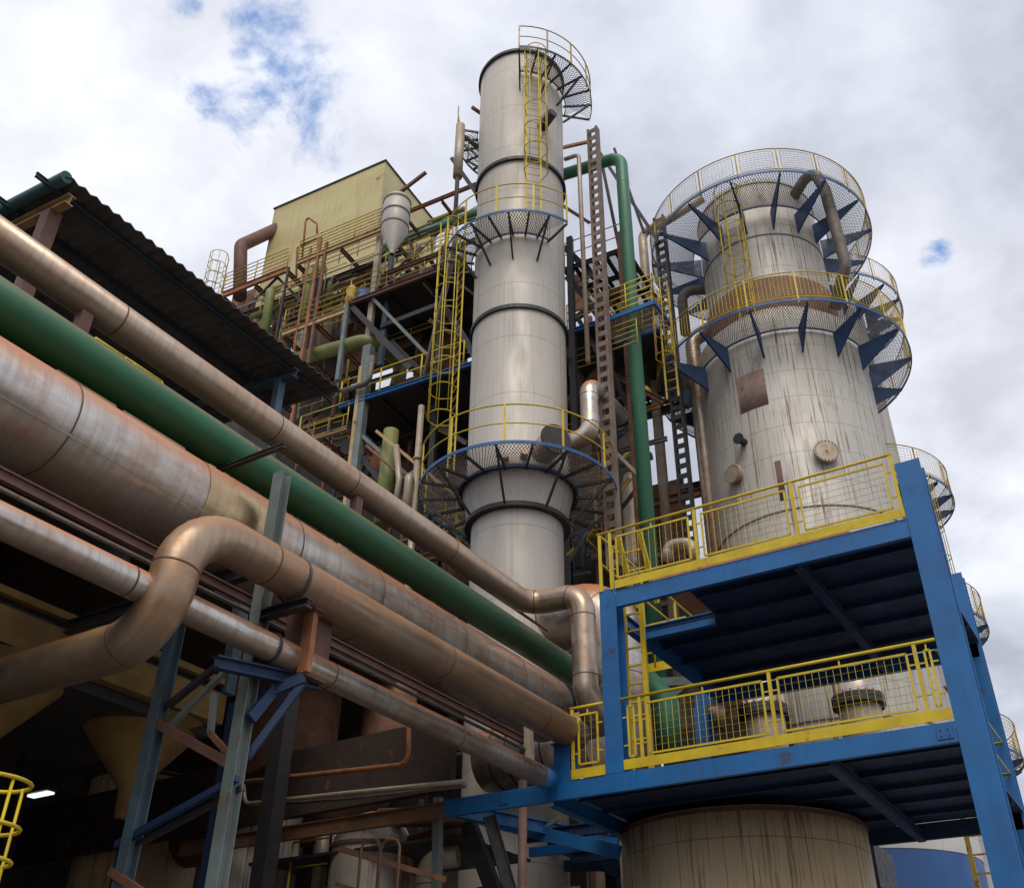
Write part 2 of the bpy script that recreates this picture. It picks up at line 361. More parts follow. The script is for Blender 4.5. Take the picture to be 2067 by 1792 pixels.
def ringplat(parent,z,r0,r1,a0,a1,rail='plain',nb=12,bk='strut',shell=None,cell=.075,edge=RIM,name='ring_platform',nposts=10,bd=.9,bh=None,railh=1.1,step=.11,bm=None,ym=YEL,railm=None,ra0=None,ra1=None,midrail=1):
    """curved walkway round a vertical vessel; coordinates relative to the parent's axis"""
    full=abs(a1-a0)>=359.9; cx,cy=parent.location.x,parent.location.y
    def C(a,r,zz): return Vector((cx+r*math.cos(a),cy+r*math.sin(a),zz))
    b=MB(); nseg=max(8,int(abs(a1-a0)/5))
    b.sector(r1-.01,r1+.01,z-.055,z+.035,a0,a1,nseg,(cx,cy)); b.sector(r0-.012,r0+.012,z-.07,z-.005,a0,a1,nseg,(cx,cy))
    pl=b.build(name,edge,parent)
    g=MB(); rm=(r0+r1)/2; k=int(abs(R(a1-a0))*rm/cell); dw=(r1-r0)/rm*.55
    wd=.0105
    for i in range(k+1):
        a=R(a0)+R(a1-a0)*i/k
        for sg in (-1,1):
            ae=a+sg*dw
            if not full and not (R(a0)-1e-3<=ae<=R(a1)+1e-3): continue
            g.bar(C(a,r0,z-.02),C(ae,r1,z-.02),.013,.01)
    g.build('grating',MESHM,pl)
    # radial support bars and brackets
    sh=shell or r0
    for i in range(nb if full else nb+1):
        a=R(a0)+R(a1-a0)*(i+(.5 if full else 0))/nb
        if not full: a=R(a0)+R(a1-a0)*i/nb
        b=MB(); tn=Vector((-math.sin(a),math.cos(a),0))
        if bk=='wedge':
            b.poly([C(a,sh+.01,z-.03),C(a,r1-.02,z-.03),C(a,r1-.02,z-.10),C(a,sh+.01,z-.03-bd)],tn,.016)
            b.bar(C(a,sh+.012,z-.05-bd*.99),C(a,r1-.02,z-.11),.06,.012)
            b.build('bracket',bm or BRK,pl)
        else:
            b.bar(C(a,sh+.01,z-.06),C(a,r1-.015,z-.06),.05,.07)
            if i%2==0: b.bar(C(a,sh+.01,z-.06-bd),C(a,r1-.12,z-.09),.05,.06)
            b.build('bracket',bm or DRK,pl)
    if rail:
        ra0=a0 if ra0 is None else ra0; ra1=a1 if ra1 is None else ra1; fullr=abs(ra1-ra0)>=359.9
        b=MB(); na=max(8,int(abs(ra1-ra0)/5))
        hs=[railh,railh*.5] if rail=='plain' else [railh,.12]
        for h in hs:
            pts=[C(R(ra0+(ra1-ra0)*i/na),r1-.02,z+h) for i in range(na if fullr else na+1)]; b.tube(pts,.021 if h==railh else .017,6,closed=fullr)
        for i in range(nposts if fullr else nposts+1):
            a=R(ra0)+R(ra1-ra0)*i/nposts; b.bar(C(a,r1-.02,z-.1),C(a,r1-.02,z+railh),.05,.03,Vector((math.cos(a),math.sin(a),0)))
        b.build('railing',railm or ym,pl)
        if rail=='mesh':
            for i in range(nposts):
                s0=R(ra0)+R(ra1-ra0)*(i+.09)/nposts; s1=R(ra0)+R(ra1-ra0)*(i+.91)/nposts; ns=5
                f=MB(); lo=[C(s0+(s1-s0)*t/ns,r1-.02,z+.2) for t in range(ns+1)]; hi=[p+UP*(railh-.32) for p in lo]
                f.tube(lo,.011,4); f.tube(hi,.011,4); f.tube([lo[0],hi[0]],.011,4); f.tube([lo[-1],hi[-1]],.011,4)
                ww=(lo[-1]-lo[0]).length; kk=max(2,int(ww/step))
                for t in range(1,kk):
                    p=C(s0+(s1-s0)*t/kk,r1-.02,z+.2); f.tube([p,p+UP*(railh-.32)],.0055,3,cap=False)
                for t in range(1,max(2,int((railh-.32)/step))): f.tube([p+UP*t*step for p in lo],.0055,3,cap=False)
                f.build('mesh_panel',railm or ym,pl)
    return pl

# ================================================================== SETTING
g=MB(); g.q([(-400,-400,0),(400,-400,0),(400,400,0),(-400,400,0)],[(0,1,2,3)]); struct('ground',g,GRD)

# ================================================================== BLUE TWO-DECK PLATFORM
Y0,Y1=14.0,19.3
t=thing('steel_platform','bright blue two deck steel platform with yellow mesh railings beside the big rusty column','platform',(-5,14,0))
def hcol(x,y,z0,z1,m,w=.30,par=t,nm='column'):
    b=MB(); b.box((x-w/2,y-w*.5,z0),(x+w/2,y-w*.5+.02,z1)); b.box((x-w/2,y+w*.5-.02,z0),(x+w/2,y+w*.5,z1)); b.box((x-.008,y-w*.5+.02,z0),(x+.008,y+w*.5-.02,z1)); return b.build(nm,m,par)
hcol(-6.98,Y0+.15,5.905,8.97,BLUE); 
b=MB(); b.box((-2.02,Y0,0),(-1.66,Y0+.02,9.86)); b.box((-2.02,Y0+.32,0),(-1.66,Y0+.34,9.86)); b.box((-1.85,Y0+.02,0),(-1.83,Y0+.32,9.86)); b.build('column',BLUE,t)
hcol(-2.2,Y1+.15,0,10.3,BLUE,.3); hcol(-7.6,Y1+.15,0,8.6,BLUE,.3)
b=MB(); b.box((-8.06,Y0+.01,5.905),(-7.78,Y0+.03,6.5)); b.box((-8.06,Y0+.25,5.905),(-7.78,Y0+.27,6.5)); b.box((-7.93,Y0+.03,5.905),(-7.91,Y0+.25,6.5)); b.box((-8.1,Y0-.02,6.5),(-7.74,Y0+.3,6.52)); b.build('pipe_post',BLUE,t)
# bolted splice plates where beams meet columns
def splice(x,y,z,w,h,nx,nz,m=BLUE):
    b=MB(); b.box((x-w/2,y-.014,z-h/2),(x+w/2,y-.002,z+h/2)); pl=b.build('splice_plate',m,t)
    for i in range(nx):
        for j in range(nz):
            p=Vector((x-w/2+w*(i+.5)/nx,y-.014,z-h/2+h*(j+.5)/nz)); MB().tube([p,p-Vector((0,.012,0))],.012,6).build('bolt',BRK,pl)
for x,z in ((-2.17,5.765),(-9.0,5.765)): splice(x,Y0,z,.2,.16,2,2)
def fbeam(x0,x1,y,z1,h,m=BLUE,w=.16,nm='beam'):
    b=MB(); b.box((x0,y,z1-h),(x1,y+w,z1-h+.016)); b.box((x0,y,z1-.016),(x1,y+w,z1)); b.box((x0,y+w/2-.006,z1-h+.016),(x1,y+w/2+.006,z1-.016)); return b.build(nm,m,t)
def chan(x0,x1,y,z1,h,m=BLUE,w=.09,nm='beam'):
    b=MB(); b.box((x0,y,z1-h),(x1,y+.012,z1)); b.box((x0,y+.012,z1-.014),(x1,y+w,z1)); b.box((x0,y+.012,z1-h),(x1,y+w,z1-h+.014)); return b.build(nm,m,t)
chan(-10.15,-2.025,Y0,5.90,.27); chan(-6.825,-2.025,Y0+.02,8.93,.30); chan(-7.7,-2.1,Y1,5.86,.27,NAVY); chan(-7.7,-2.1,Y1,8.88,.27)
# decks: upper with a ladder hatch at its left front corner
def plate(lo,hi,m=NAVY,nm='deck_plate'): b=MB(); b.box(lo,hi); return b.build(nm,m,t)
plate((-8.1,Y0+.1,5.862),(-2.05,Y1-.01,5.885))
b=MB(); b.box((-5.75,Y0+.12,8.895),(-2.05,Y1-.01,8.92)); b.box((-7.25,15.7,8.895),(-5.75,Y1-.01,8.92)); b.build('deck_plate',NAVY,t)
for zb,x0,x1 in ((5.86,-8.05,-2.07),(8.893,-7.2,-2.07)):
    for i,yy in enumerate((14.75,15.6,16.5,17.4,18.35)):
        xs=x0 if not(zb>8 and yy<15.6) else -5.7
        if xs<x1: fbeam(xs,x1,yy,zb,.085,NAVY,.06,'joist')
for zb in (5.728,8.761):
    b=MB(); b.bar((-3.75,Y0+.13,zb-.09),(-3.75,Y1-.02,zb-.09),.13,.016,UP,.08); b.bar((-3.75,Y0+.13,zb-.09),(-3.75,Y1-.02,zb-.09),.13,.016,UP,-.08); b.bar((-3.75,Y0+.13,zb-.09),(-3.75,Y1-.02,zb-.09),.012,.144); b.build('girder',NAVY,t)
b=MB(); b.ibeam((-7.14,Y0+.32,8.77),(-7.14,Y1,8.77),.14,.24); b.build('beam',BLUE,t)
b=MB(); b.ibeam((-7.05,15.62,8.77),(-5.72,15.62,8.77),.12,.24); b.build('beam',BLUE,t)
b=MB(); b.ibeam((-10.05,Y0+.2,5.76),(-8.2,19.2,5.76),.14,.22); b.build('beam',BLUE,t)
b=MB(); b.ibeam((-8.15,Y0+.15,5.70),(-8.15,19.2,5.70),.14,.25); b.build('beam',BLUE,t)
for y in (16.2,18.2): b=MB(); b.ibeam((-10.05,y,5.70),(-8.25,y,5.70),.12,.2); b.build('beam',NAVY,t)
b=MB(); b.ibeam((-9.4,Y0+.2,5.6),(-8.6,Y0+.8,2.5),.12,.2); b.build('brace',DRK,t)
def kickp(x0,x1,y,z,h=.16): b=MB(); b.box((x0,y-.004,z),(x1,y+.004,z+h)); b.build('kick_plate',YEL,t)
kickp(-7.74,-7.14,Y0-.01,5.905,.15); kickp(-6.82,-2.03,Y0-.01,5.93,.15); kickp(-6.82,-2.03,Y0-.01,8.945,.15)
def nearrail(x0,x1,z,posts,panels,y=Y0-.005):
    b=MB(); b.tube([(x0,y,z+1.1),(x1,y,z+1.1)],.024,10); r_=b.build('railing',YEL,t)
    for x in posts: b=MB(); b.bar((x,y,z+.0),(x,y,z+1.085),.05,.03,Vector((0,1,0))); b.build('post',YEL,r_)
    for a,c in panels: meshpanel(r_,(a,y,z),(c,y,z),.19,.97,inset=.09,step=.10,wr=.0035)
nearrail(-7.74,-7.14,5.93,(-7.70,),((-7.68,-7.16),))
nearrail(-6.82,-2.03,5.93,(-6.50,-4.40,-2.32),((-6.80,-6.52),(-6.46,-4.43),(-4.37,-2.35),(-2.29,-2.04)))
nearrail(-7.13,-2.03,8.945,(-7.08,-6.88,-5.30,-3.63,-2.06),((-6.85,-5.33),(-5.27,-3.66),(-3.60,-2.09)))
b=MB(); 
for zz in (10.045,9.5): b.tube([(-7.1,Y0,zz),(-7.1,Y1,zz)],.022,8)
for yy in (14.02,14.5,15.7,17.2,18.7): b.bar((-7.1,yy,8.95),(-7.1,yy,10.03),.05,.03,Vector((1,0,0)))
b.build('railing',YEL,t)
b=MB()
for zz in (7.03,6.5): b.tube([(-2.1,Y0+.4,zz),(-2.1,Y1,zz),(-7.6,Y1,zz)],.02,8)
b.build('railing',YEL,t)
# ladders of the platform
def stair_ladder(nm,label,x0,x1,y,z0,z1,dy=0,rung=.28,m=YEL,w=.055):
    q=thing(nm,label,'ladder',((x0+x1)/2,y,z0)); 
    for x in (x0,x1): b=MB(); b.bar((x,y,z0),(x,y+dy,z1),w,w*1.4,Vector((1,0,0))); b.build('side_rail',m,q)
    k=int((z1-z0)/rung)
    for i in range(1,k): f=i/k; b=MB(); b.bar((x0,y+dy*f,z0+(z1-z0)*f),(x1,y+dy*f,z0+(z1-z0)*f),.03,.03); b.build('rung',m,q)
    return q
stair_ladder('ladder','yellow ladder rising through the hatch between the two blue decks',-6.95,-6.62,14.55,5.93,9.0)
stair_ladder('ladder','short yellow ladder standing on the upper blue deck behind its left railing',-6.86,-6.45,14.85,8.93,10.1,-.55)
# standing ducts behind the lower deck
for u,v,lb in ((1733,1418,'fat flanged duct behind the lower blue deck, nearer the right column'),(1541,1440,'fat flanged duct behind the lower blue deck, left one of two')):
    yy=20.7; p=P(u,v,y=yy); r_=41*(p-CAMZ).dot(CF)/F; x=p.x; zf=p.z
    q=thing('flanged_duct',lb,'duct',(x,yy,zf-2.5),'ducts behind the lower blue deck')
    MB().lathe([(r_,zf-2.5),(r_,zf-.1)],40,(x,yy)).build('lower_shell',PALE,q)
    b=MB(); b.lathe([(r_,zf-.1),(r_*1.28,zf-.1),(r_*1.28,zf-.005),(r_,zf-.005)],40,(x,yy),smooth=False); b.lathe([(r_,zf+.005),(r_*1.28,zf+.005),(r_*1.28,zf+.1),(r_,zf+.1)],40,(x,yy),smooth=False)
    for i in range(20): a=2*math.pi*i/20; b.tube([(x+r_*1.2*math.cos(a),yy+r_*1.2*math.sin(a),zf-.14),(x+r_*1.2*math.cos(a),yy+r_*1.2*math.sin(a),zf+.14)],.018,6)
    b.build('flange',DRK,q); MB().lathe([(r_*1.12,zf+.1),(r_*1.12,zf+1.6),(0,zf+1.75)],40,(x,yy)).build('upper_shell',LAG,q)

# ================================================================== CREAM TANK UNDER THE DECK
cx_,cy_=19*math.sin(R(-20)),19*math.cos(R(-20))
q=thing('storage_tank','wide cream tank streaked with rust under the lower blue deck','tank',(cx_,cy_,0))
MB().lathe([(2.13,0),(2.13,5.69),(0,5.7)],80,(cx_,cy_)).build('shell',CREAM,q)
b=MB(); b.lathe([(2.13,5.60),(2.15,5.60),(2.15,5.66),(2.13,5.66)],80,(cx_,cy_),smooth=False); b.build('top_rim',BRN,q)

# ================================================================== BIG RUSTY COLUMN (three walkways)
DC=27.6; AX=(DC*math.sin(R(-14.0)),DC*math.cos(R(-14.0)))
q=thing('distillation_column','massive grey column streaked with rust, ringed by blue bracketed walkways, right of the green riser','column',(AX[0],AX[1],0))
Zf=22.25
MB().lathe([(2.67,7.6),(2.67,Zf),(2.62,Zf+.1)],96,AX).build('lower_shell',SS2,q)
MB().lathe([(2.70,6.55),(2.70,7.58),(2.67,7.62)],96,AX).build('white_band',WHT,q); MB().lathe([(2.69,0),(2.69,6.54)],96,AX).build('blue_skirt',TBLU,q)
MB().lathe([(2.62,Zf+.1),(2.2,Zf+.45),(2.16,Zf+.6)],96,AX).build('shoulder',SS2,q)
MB().lathe([(2.16,Zf+.6),(2.16,Zf+1.9),(2.08,Zf+1.95)],96,AX).build('rusted_band',BANDB,q)
MB().lathe([(2.06,Zf+1.9),(2.06,28.6),(1.95,28.95),(1.6,29.25),(1.0,29.45),(0,29.5)],96,AX).build('upper_shell',SS2,q)
for z in (9.5,15.3): MB().lathe([(2.67,z),(2.69,z),(2.69,z+.04),(2.67,z+.04)],96,AX,smooth=False).build('seam_ring',MESHM,q)
for z in (26.1,28.6): MB().lathe([(2.06,z),(2.08,z),(2.08,z+.05),(2.06,z+.05)],96,AX,smooth=False).build('seam_ring',MESHM,q)
def facing(bear): # azimuth on the column at a given sight bearing and radius
    pass
def shellpt(u,v,r,ax,D,bear0):
    """point where the sight line through (u,v) meets a vertical cylinder"""
    d=(CR*(u-CX)-CU*(v-CY)+CF*F); o=CAMZ; ax=Vector((ax[0],ax[1],0)); w=Vector((o.x,o.y,0))-ax; dd=Vector((d.x,d.y,0))
    A=dd.dot(dd); B=2*w.dot(dd); Cc=w.dot(w)-r*r; tt=(-B-math.sqrt(max(0,B*B-4*A*Cc)))/(2*A); return o+d*tt
def manhole(par,u,v,r,ax,R0,label=None,m=None,bolts=20):
    p=shellpt(u,v,R0,ax,0,0); n_=Vector((p.x-ax[0],p.y-ax[1],0)).normalized(); s1=n_.cross(UP)
    b=MB(); b.tube([p-n_*.1,p+n_*.13],r*.78,32); b.tube([p+n_*.13,p+n_*.17],r,32); b.tube([p+n_*.185,p+n_*.225],r,32)
    for i in range(bolts): a=2*math.pi*i/bolts; c=p+(s1*math.cos(a)+UP*math.sin(a))*r*.88; b.tube([c+n_*.11,c+n_*.26],.02,6)
    b.build('manhole',m or PALE,par)
    return p
manhole(q,1665,917,.36,AX,2.67); manhole(q,1489,960,.30,AX,2.67)
def patch(u0,v0,u1,v1,R0,nm,m,par,ax):
    a=shellpt(u0,v0,R0,ax,0,0); c=shellpt(u1,v1,R0,ax,0,0); a0=math.atan2(a.y-ax[1],a.x-ax[0]); a1=math.atan2(c.y-ax[1],c.x-ax[0]); b=MB()
    b.lathe([(R0,c.z),(R0+.012,c.z),(R0+.012,a.z),(R0,a.z)],10,ax,math.degrees(a0),math.degrees(a1)); return b.build(nm,m,par)
patch(1486,765,1552,815,2.67,'bare_patch',RUSTP,q,AX); patch(1563,932,1588,1008,2.67,'bare_patch',BRN,q,AX); 
p=shellpt(1503,893,2.67,AX,0,0); n_=Vector((p.x-AX[0],p.y-AX[1],0)).normalized(); MB().tube([p-n_*.1,p+n_*.28],.11,16).tube([p+n_*.28,p+n_*.33],.17,16).build('nozzle',DRK,q)
pf=math.degrees(math.atan2(-AX[1],-AX[0]))   # direction from the axis to the camera
ringplat(q,27.2,2.35,3.83,0,360,'mesh',15,'wedge',2.07,nposts=18,bd=.85,ym=YELR,name='ring_platform')
ringplat(q,21.5,2.75,4.02,0,360,'mesh',15,'wedge',2.68,nposts=17,bd=.9,ym=YEL)
# ladder between the walkways
pb=shellpt(1500,575,2.45,AX,0,0); pt=shellpt(1478,385,2.45,AX,0,0); n_=Vector((pb.x-AX[0],pb.y-AX[1],0)).normalized()
caged(q,(pb.x,pb.y,21.6),(pb.x,pb.y,27.9),n_,w=.5,cr=.42,m=YEL,hoop=1.0,cage0=1.9)
# overhead vapour pipes near the top
def cylpt(a_deg,r,z): a=R(a_deg); return Vector((AX[0]+r*math.cos(a),AX[1]+r*math.sin(a),z))
pipe('vapour_pipe','dark curved pipe dropping off the right of the big column through its top walkway',[cylpt(-30,2.0,28.2),cylpt(-27,2.9,28.9),cylpt(-25,3.15,27.6),cylpt(-23,3.2,24.2),cylpt(-20,2.4,23.0)],.45,.19,MESHM,(1.8,3.0),16,bandm=DRK)
pipe('vapour_pipe','dark curved pipe leaving the left of the big column under its top walkway',[cylpt(-165,1.95,26.0),cylpt(-165,2.9,26.2),cylpt(-165,2.9,24.2)],.4,.18,MESHM,(1.3,),16,bandm=DRK)
xl=P(1398,700,y=25.5); 
pipe('downcomer_pipe','tall brown down pipe along the left side of the big rusty column',[(xl.x+.7,25.9,24.0),(xl.x,25.5,23.3),(xl.x,25.5,8.0)],.5,.25,LAGT,(3.5,8.0,12),20)
pp=[P(1420,400,y=25.6),P(1330,455,y=25.6),P(1296,470,y=25.6),P(1300,900,y=25.6)]; pp[3].x=pp[2].x; pp[3].z=9.0
pipe('overhead_pipe','grey brown pipe bending down beside the green riser from the big column top',pp,.45,.17,PALE,(2.0,6.0,11.0),18,bandm=DRK)

# ------------------------------------------------------------------ second column behind
D2=36; A2=(D2*math.sin(R(-11)),D2*math.cos(R(-11)))
q2=thing('distillation_column','slimmer column mostly hidden behind the big rusty column','column',(A2[0],A2[1],0))
MB().lathe([(2.0,0),(2.0,26.5),(1.9,27.3),(1.9,30.5),(1.2,31.2),(0,31.4)],64,A2).build('shell',SS2,q2)
for z,a0,a1 in ((30.0,-150,60),(20.6,-62,40),(15.5,-40,40),(11.0,-45,45)):
    ringplat(q2,z,2.1,3.5,a0,a1,'mesh',max(3,int((a1-a0)/20)),'wedge',2.0,nposts=max(3,int((a1-a0)/22)),bd=.9,ym=YELR,cell=.12,step=.13)
lb_=Vector((A2[0]+2.95*math.cos(R(-32)),A2[1]+2.95*math.sin(R(-32)),0))
caged(q2,(lb_.x,lb_.y,15.5),(lb_.x,lb_.y,20.6),(math.cos(R(-32)),math.sin(R(-32)),0),m=YELR,hoop=1.1,cage0=.8)
# white and blue tank far right, and the ladder in front
a=P(1948,1676,y=21); stair_ladder('ladder','yellow ladder hanging right of the cream tank, before the blue foot of the big column',a.x,a.x+.55,21,1.0,6.25,0,.32,YELR,.06)

# ================================================================== CENTRAL TOWER
DT=22.3; AT=(DT*math.sin(R(-32.1)),DT*math.cos(R(-32.1)))
q=thing('scrubber_tower','tall slender stainless tower with yellow caged ladders, centre of the picture','tower',(AT[0],AT[1],0))
MB().lathe([(1.16,0),(1.16,13.8)],72,AT).build('lower_shell',SS,q)
MB().lathe([(1.24,13.86),(1.43,14.72)],72,AT).build('collar',SS,q)
b=MB(); b.lathe([(1.16,13.74),(1.33,13.74),(1.33,13.86),(1.16,13.86)],72,AT,smooth=False); b.lathe([(1.2,14.72),(1.52,14.72),(1.52,14.80),(1.2,14.80)],72,AT,smooth=False); b.build('collar_flange',DRK,q)
MB().lathe([(1.40,14.80),(1.42,14.93),(1.33,15.05),(1.33,19.95)],72,AT).build('middle_shell',SS,q)
for z,r_ in ((19.95,1.345),(25.9,1.39),(31.2,1.43)): MB().lathe([(r_-.08,z),(r_+.06,z),(r_+.06,z+.12),(r_-.08,z+.12)],72,AT,smooth=False).build('flange_ring',DRK,q)
MB().lathe([(1.34,20.07),(1.36,25.9)],72,AT).build('upper_shell',SS,q)
MB().lathe([(1.38,26.02),(1.41,31.3),(1.36,31.3),(1.36,26.02)],72,AT).build('top_shell',SS,q)
ringplat(q,14.75,1.55,2.55,0,360,'plain',18,'strut',1.45,nposts=11,bd=1.0)
ringplat(q,22.75,1.45,2.3,-155,-22,'plain',9,'strut',1.36,nposts=5,bd=.9)
ringplat(q,30.1,1.5,2.4,-60,42,'plain',7,'strut',1.41,nposts=4,bd=.8,edge=DRK,ym=YELR,ra1=30)
ringplat(q,28.6,1.45,2.15,-200,-138,'plain',5,'strut',1.41,nposts=3,bd=.8,edge=DRK,ym=YELR)
def tp(adeg,r,z): return Vector((AT[0]+r*math.cos(R(adeg)),AT[1]+r*math.sin(R(adeg)),z))
def rad(adeg): return Vector((math.cos(R(adeg)),math.sin(R(adeg)),0))
caged(q,tp(-125,1.85,14.9),tp(-125,1.85,23.6),rad(-125),w=.5,cr=.40,m=YEL,hoop=.95,cage0=1.7,rail=.04)
caged(q,tp(-45,1.72,23.4),tp(-45,1.72,30.4),rad(-45),w=.45,cr=.36,m=YEL,hoop=1.0,cage0=1.3)
b=MB(); b.tube([tp(-52,1.3,15.1),tp(-52,1.62,15.1)],.1,14).tube([tp(-70,1.3,15.0),tp(-70,1.6,15.0)],.08,14); b.tube([tp(-30,1.2,15.35),tp(-30,1.95,15.35)],.34,28); b.build('nozzle',LAGT,q)
b=MB(); b.tube([tp(-30,1.95,15.35),tp(-30,2.02,15.35)],.42,28); b.build('nozzle_flange',DRK,q)
b=MB(); b.tube([tp(-30,1.3,27.6),tp(-28,2.0,27.7)],.16,14); b.build('nozzle',DRK,q)
b=MB(); b.tube([tp(160,1.38,30.6),tp(200,1.75,30.6)],.07,8); b.build('nozzle',RSTEEL,q)
# silver elbow standing right of the lower walkway
e0=P(1150,893,y=19.3); e1=P(1195,880,y=19.3); e2=P(1178,785,y=19.3)
pipe('elbow_duct','silver elbow duct rising at the right of the tower lower walkway',[(AT[0]+1.25,19.3,e0.z),(e1.x-.04,19.3,e0.z),(e1.x-.04,19.3,e2.z+.1),(e1.x-.04,21.2,e2.z+.15)],.38,.25,LAG,(.9,1.8),24)
# big horizontal silver duct at the tower foot
pipe('silver_duct','large horizontal aluminium duct at the foot of the slender tower',[(-12.2,18.9,11.05),(-9.35,18.9,11.05),(-9.35,18.9,6.2)],.75,.72,LAG,(1.3,2.6,4.2),40)
# thin pipe with swollen silencer, left of the tower
x0=P(930,250,y=17.4).x
zt=P(930,240,y=17.4).z; zb=P(926,440,y=17.4).z
q=thing('vent_pipe','thin vertical vent pipe with thick lagged length left of the tower head','pipe',(x0,17.4,zb-.4))
MB().tube(fillet([tp(205,1.35,28.2),(x0,17.4,28.2),(x0,17.4,zb-.4)],.35),.07,12).build('pipe_run',MESHM,q)
MB().tube([(x0,17.4,zt-.35),(x0,17.4,P(929,355,y=17.4).z)],.15,18).build('lagging',PALE,q)
a=P(918,499,y=17.6); c=P(859,754,y=20.5)
tag(MB().tube([Vector((x0,17.4,zb-.35)),a,c],.09,12).build('drain_pipe',PALE),'brown pipe leaning down leftwards from the tower mid walkway to the blue edged deck','pipe')
a=P(851,820,y=20.8); tag(MB().tube([a,(a.x,20.8,8.5)],.105,14).tube([(a.x,20.8,a.z-2),(a.x,20.8,a.z-2.06)],.15,14).build('drain_pipe',PALE),'pale vertical pipe left of the tower lower walkway','pipe')
a=P(1140,322,y=19.6); a2=P(1168,312,y=19.6); c=P(1190,790,y=19.6)
tag(MB().tube(fillet([a,a2,(a2.x+.05,19.6,c.z+1.0)],.2),.07,12).build('drain_pipe',PALE),'thin pale pipe running down the right side of the slender tower','pipe')

# ================================================================== GREEN RISER AND HEADER
gy=21.0; gx=P(1281,700,y=gy).x; gz=P(1250,318,y=gy).z
l1=P(1140,352,y=gy); l2=P(960,432,y=22.6); l3=P(655,545,y=24.4)
pts=[Vector((gx,gy,8.3)),Vector((gx,gy,gz)),l1,l2,l3,l3+Vector((-.2,.3,-1.6))]
pipe('green_pipe','tall green pipe with an elbow, right of the slender tower and running left behind it',pts,[.55,.4,.4,.4],.205,GRNV,(4,9,14,18.5,20,24),24)
# ================================================================== LATTICE MASTS
def mast(label,u0,v0,u1,v1,y,w=.42,d=.3,m=PALE,zmin=None):
    a=P(u0,v0,y=y); c=P(u1,v1,y=y); z0=c.z if zmin is None else zmin
    q=thing('cable_mast',label,'mast',(a.x,y,z0),'perforated masts by the green riser')
    for s_ in (-1,1): b=MB(); b.bar((a.x+s_*w/2,y,z0),(a.x+s_*w/2,y,a.z),.07,.22,Vector((0,1,0))); b.build('side_channel',m,q)
    z=z0
    while z<a.z: b=MB(); b.box((a.x-w/2+.03,y-.09,z),(a.x+w/2-.03,y-.06,z+.17)); b.build('batten',m,q); z+=.36
    return q
mast('brown lattice mast with square holes between the slender tower and green riser',1197,262,1225,1150,19.9,.30,m=mat('weathered_mast',(.20,.155,.125),.7,col2=(.13,.09,.07),nscale=3,rust=.35,rustcol=(.17,.08,.04)))
mast('dark lattice mast with square holes right of the green riser',1330,440,1355,1130,24.5,.34,m=DRK)

# ================================================================== PIPE RACK ON THE LEFT
RB=(2.2,4.6,7.2,9.8)
def ypipe(nm,label,x,z,r,m,y0,y1,bands,bandm=None,n=36):
    return pipe(nm,label,[(x,y0,z),(x,y1,z)],.3,r,m,[b_-y0 for b_ in bands],n,bandm=bandm)
q=ypipe('lagged_duct','biggest silver duct of the rack, its top and seams dusted orange',-9.14,7.72,.585,LAG,-2,15.6,(1.6,3.2,4.9,7.2,8.4,10.1,12.2,14.0),n=56)
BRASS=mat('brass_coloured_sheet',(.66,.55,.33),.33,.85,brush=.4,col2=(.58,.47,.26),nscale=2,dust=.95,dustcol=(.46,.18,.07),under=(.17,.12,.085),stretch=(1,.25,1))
MB().tube([(-9.14,6.75,7.72),(-9.14,7.9,7.72)],.592,56,cap=False).build('repair_sleeve',BRASS,q)
q=ypipe('green_pipe','wide dark green pipe of the rack between two brownish pipes',-9.58,9.15,.275,GRN,-1,18.6,(3.4,8.0,12.5),mat('rust_seam',(.13,.07,.04),.7,nscale=4,rust=.3))
zb_=9.96
tp_=[P(1150,1215,y=16.0),P(1184,1300,y=16.0)]
bx=pipe('lagged_pipe','topmost brown grey pipe, turning and dropping down past the end of the green one',[(-9.78,-1,10.12),(-9.78,16.0,10.12),(-8.52,16.0,10.05),(-8.5,16.0,8.15),(-8.42,16.3,7.3)],[.45,.4,.3],.24,LAGT,(4.0,6.7,9.6,11.4,14.2,17.0,17.8,18.4,19.6),36)
fp=pipe('lagged_pipe','brown lagged pipe with an S bend, in front of the biggest duct',
     [(-7.83,14.35,6.70),(-7.83,6.02,6.72),(-7.93,5.98,5.44),(-14.5,6.25,5.62)],[.60,.62],.25,LAGB,(1.2,3.8,7.2,8.65,9.6),44)
yl_=P(1108,1562,x=-8.05).y
lp=ypipe('lagged_pipe','lowest lagged pipe of the rack, ending against the short blue post',-8.05,5.916,.16,LAG,-1,yl_,(2.2,5.6,8.6,11.3),n=32)
MB().tube([(-8.05,yl_-.28,5.916),(-8.05,yl_+.01,5.916)],.1625,32).build('painted_end',BLUE,lp)
xs_=-8.75
tag(MB().ibeam((xs_,-1,6.74),(xs_,14.2,6.74),.07,.13).build('rack_beam',BRN),'long red brown beam squeezed between the biggest duct and the lowest lagged pipe','beam')
tag(MB().tube([(-8.62,-1,6.52),(-8.62,14.1,6.52)],.028,8).build('conduit',MESHM),'thin steel conduit running just above the lowest lagged pipe','conduit')
tag(MB().tube([(-9.9,0,9.95),(-9.9,17,9.95)],.03,8).build('conduit',BRN),'thin brown conduit between the green rack pipe and the topmost pipe','conduit')
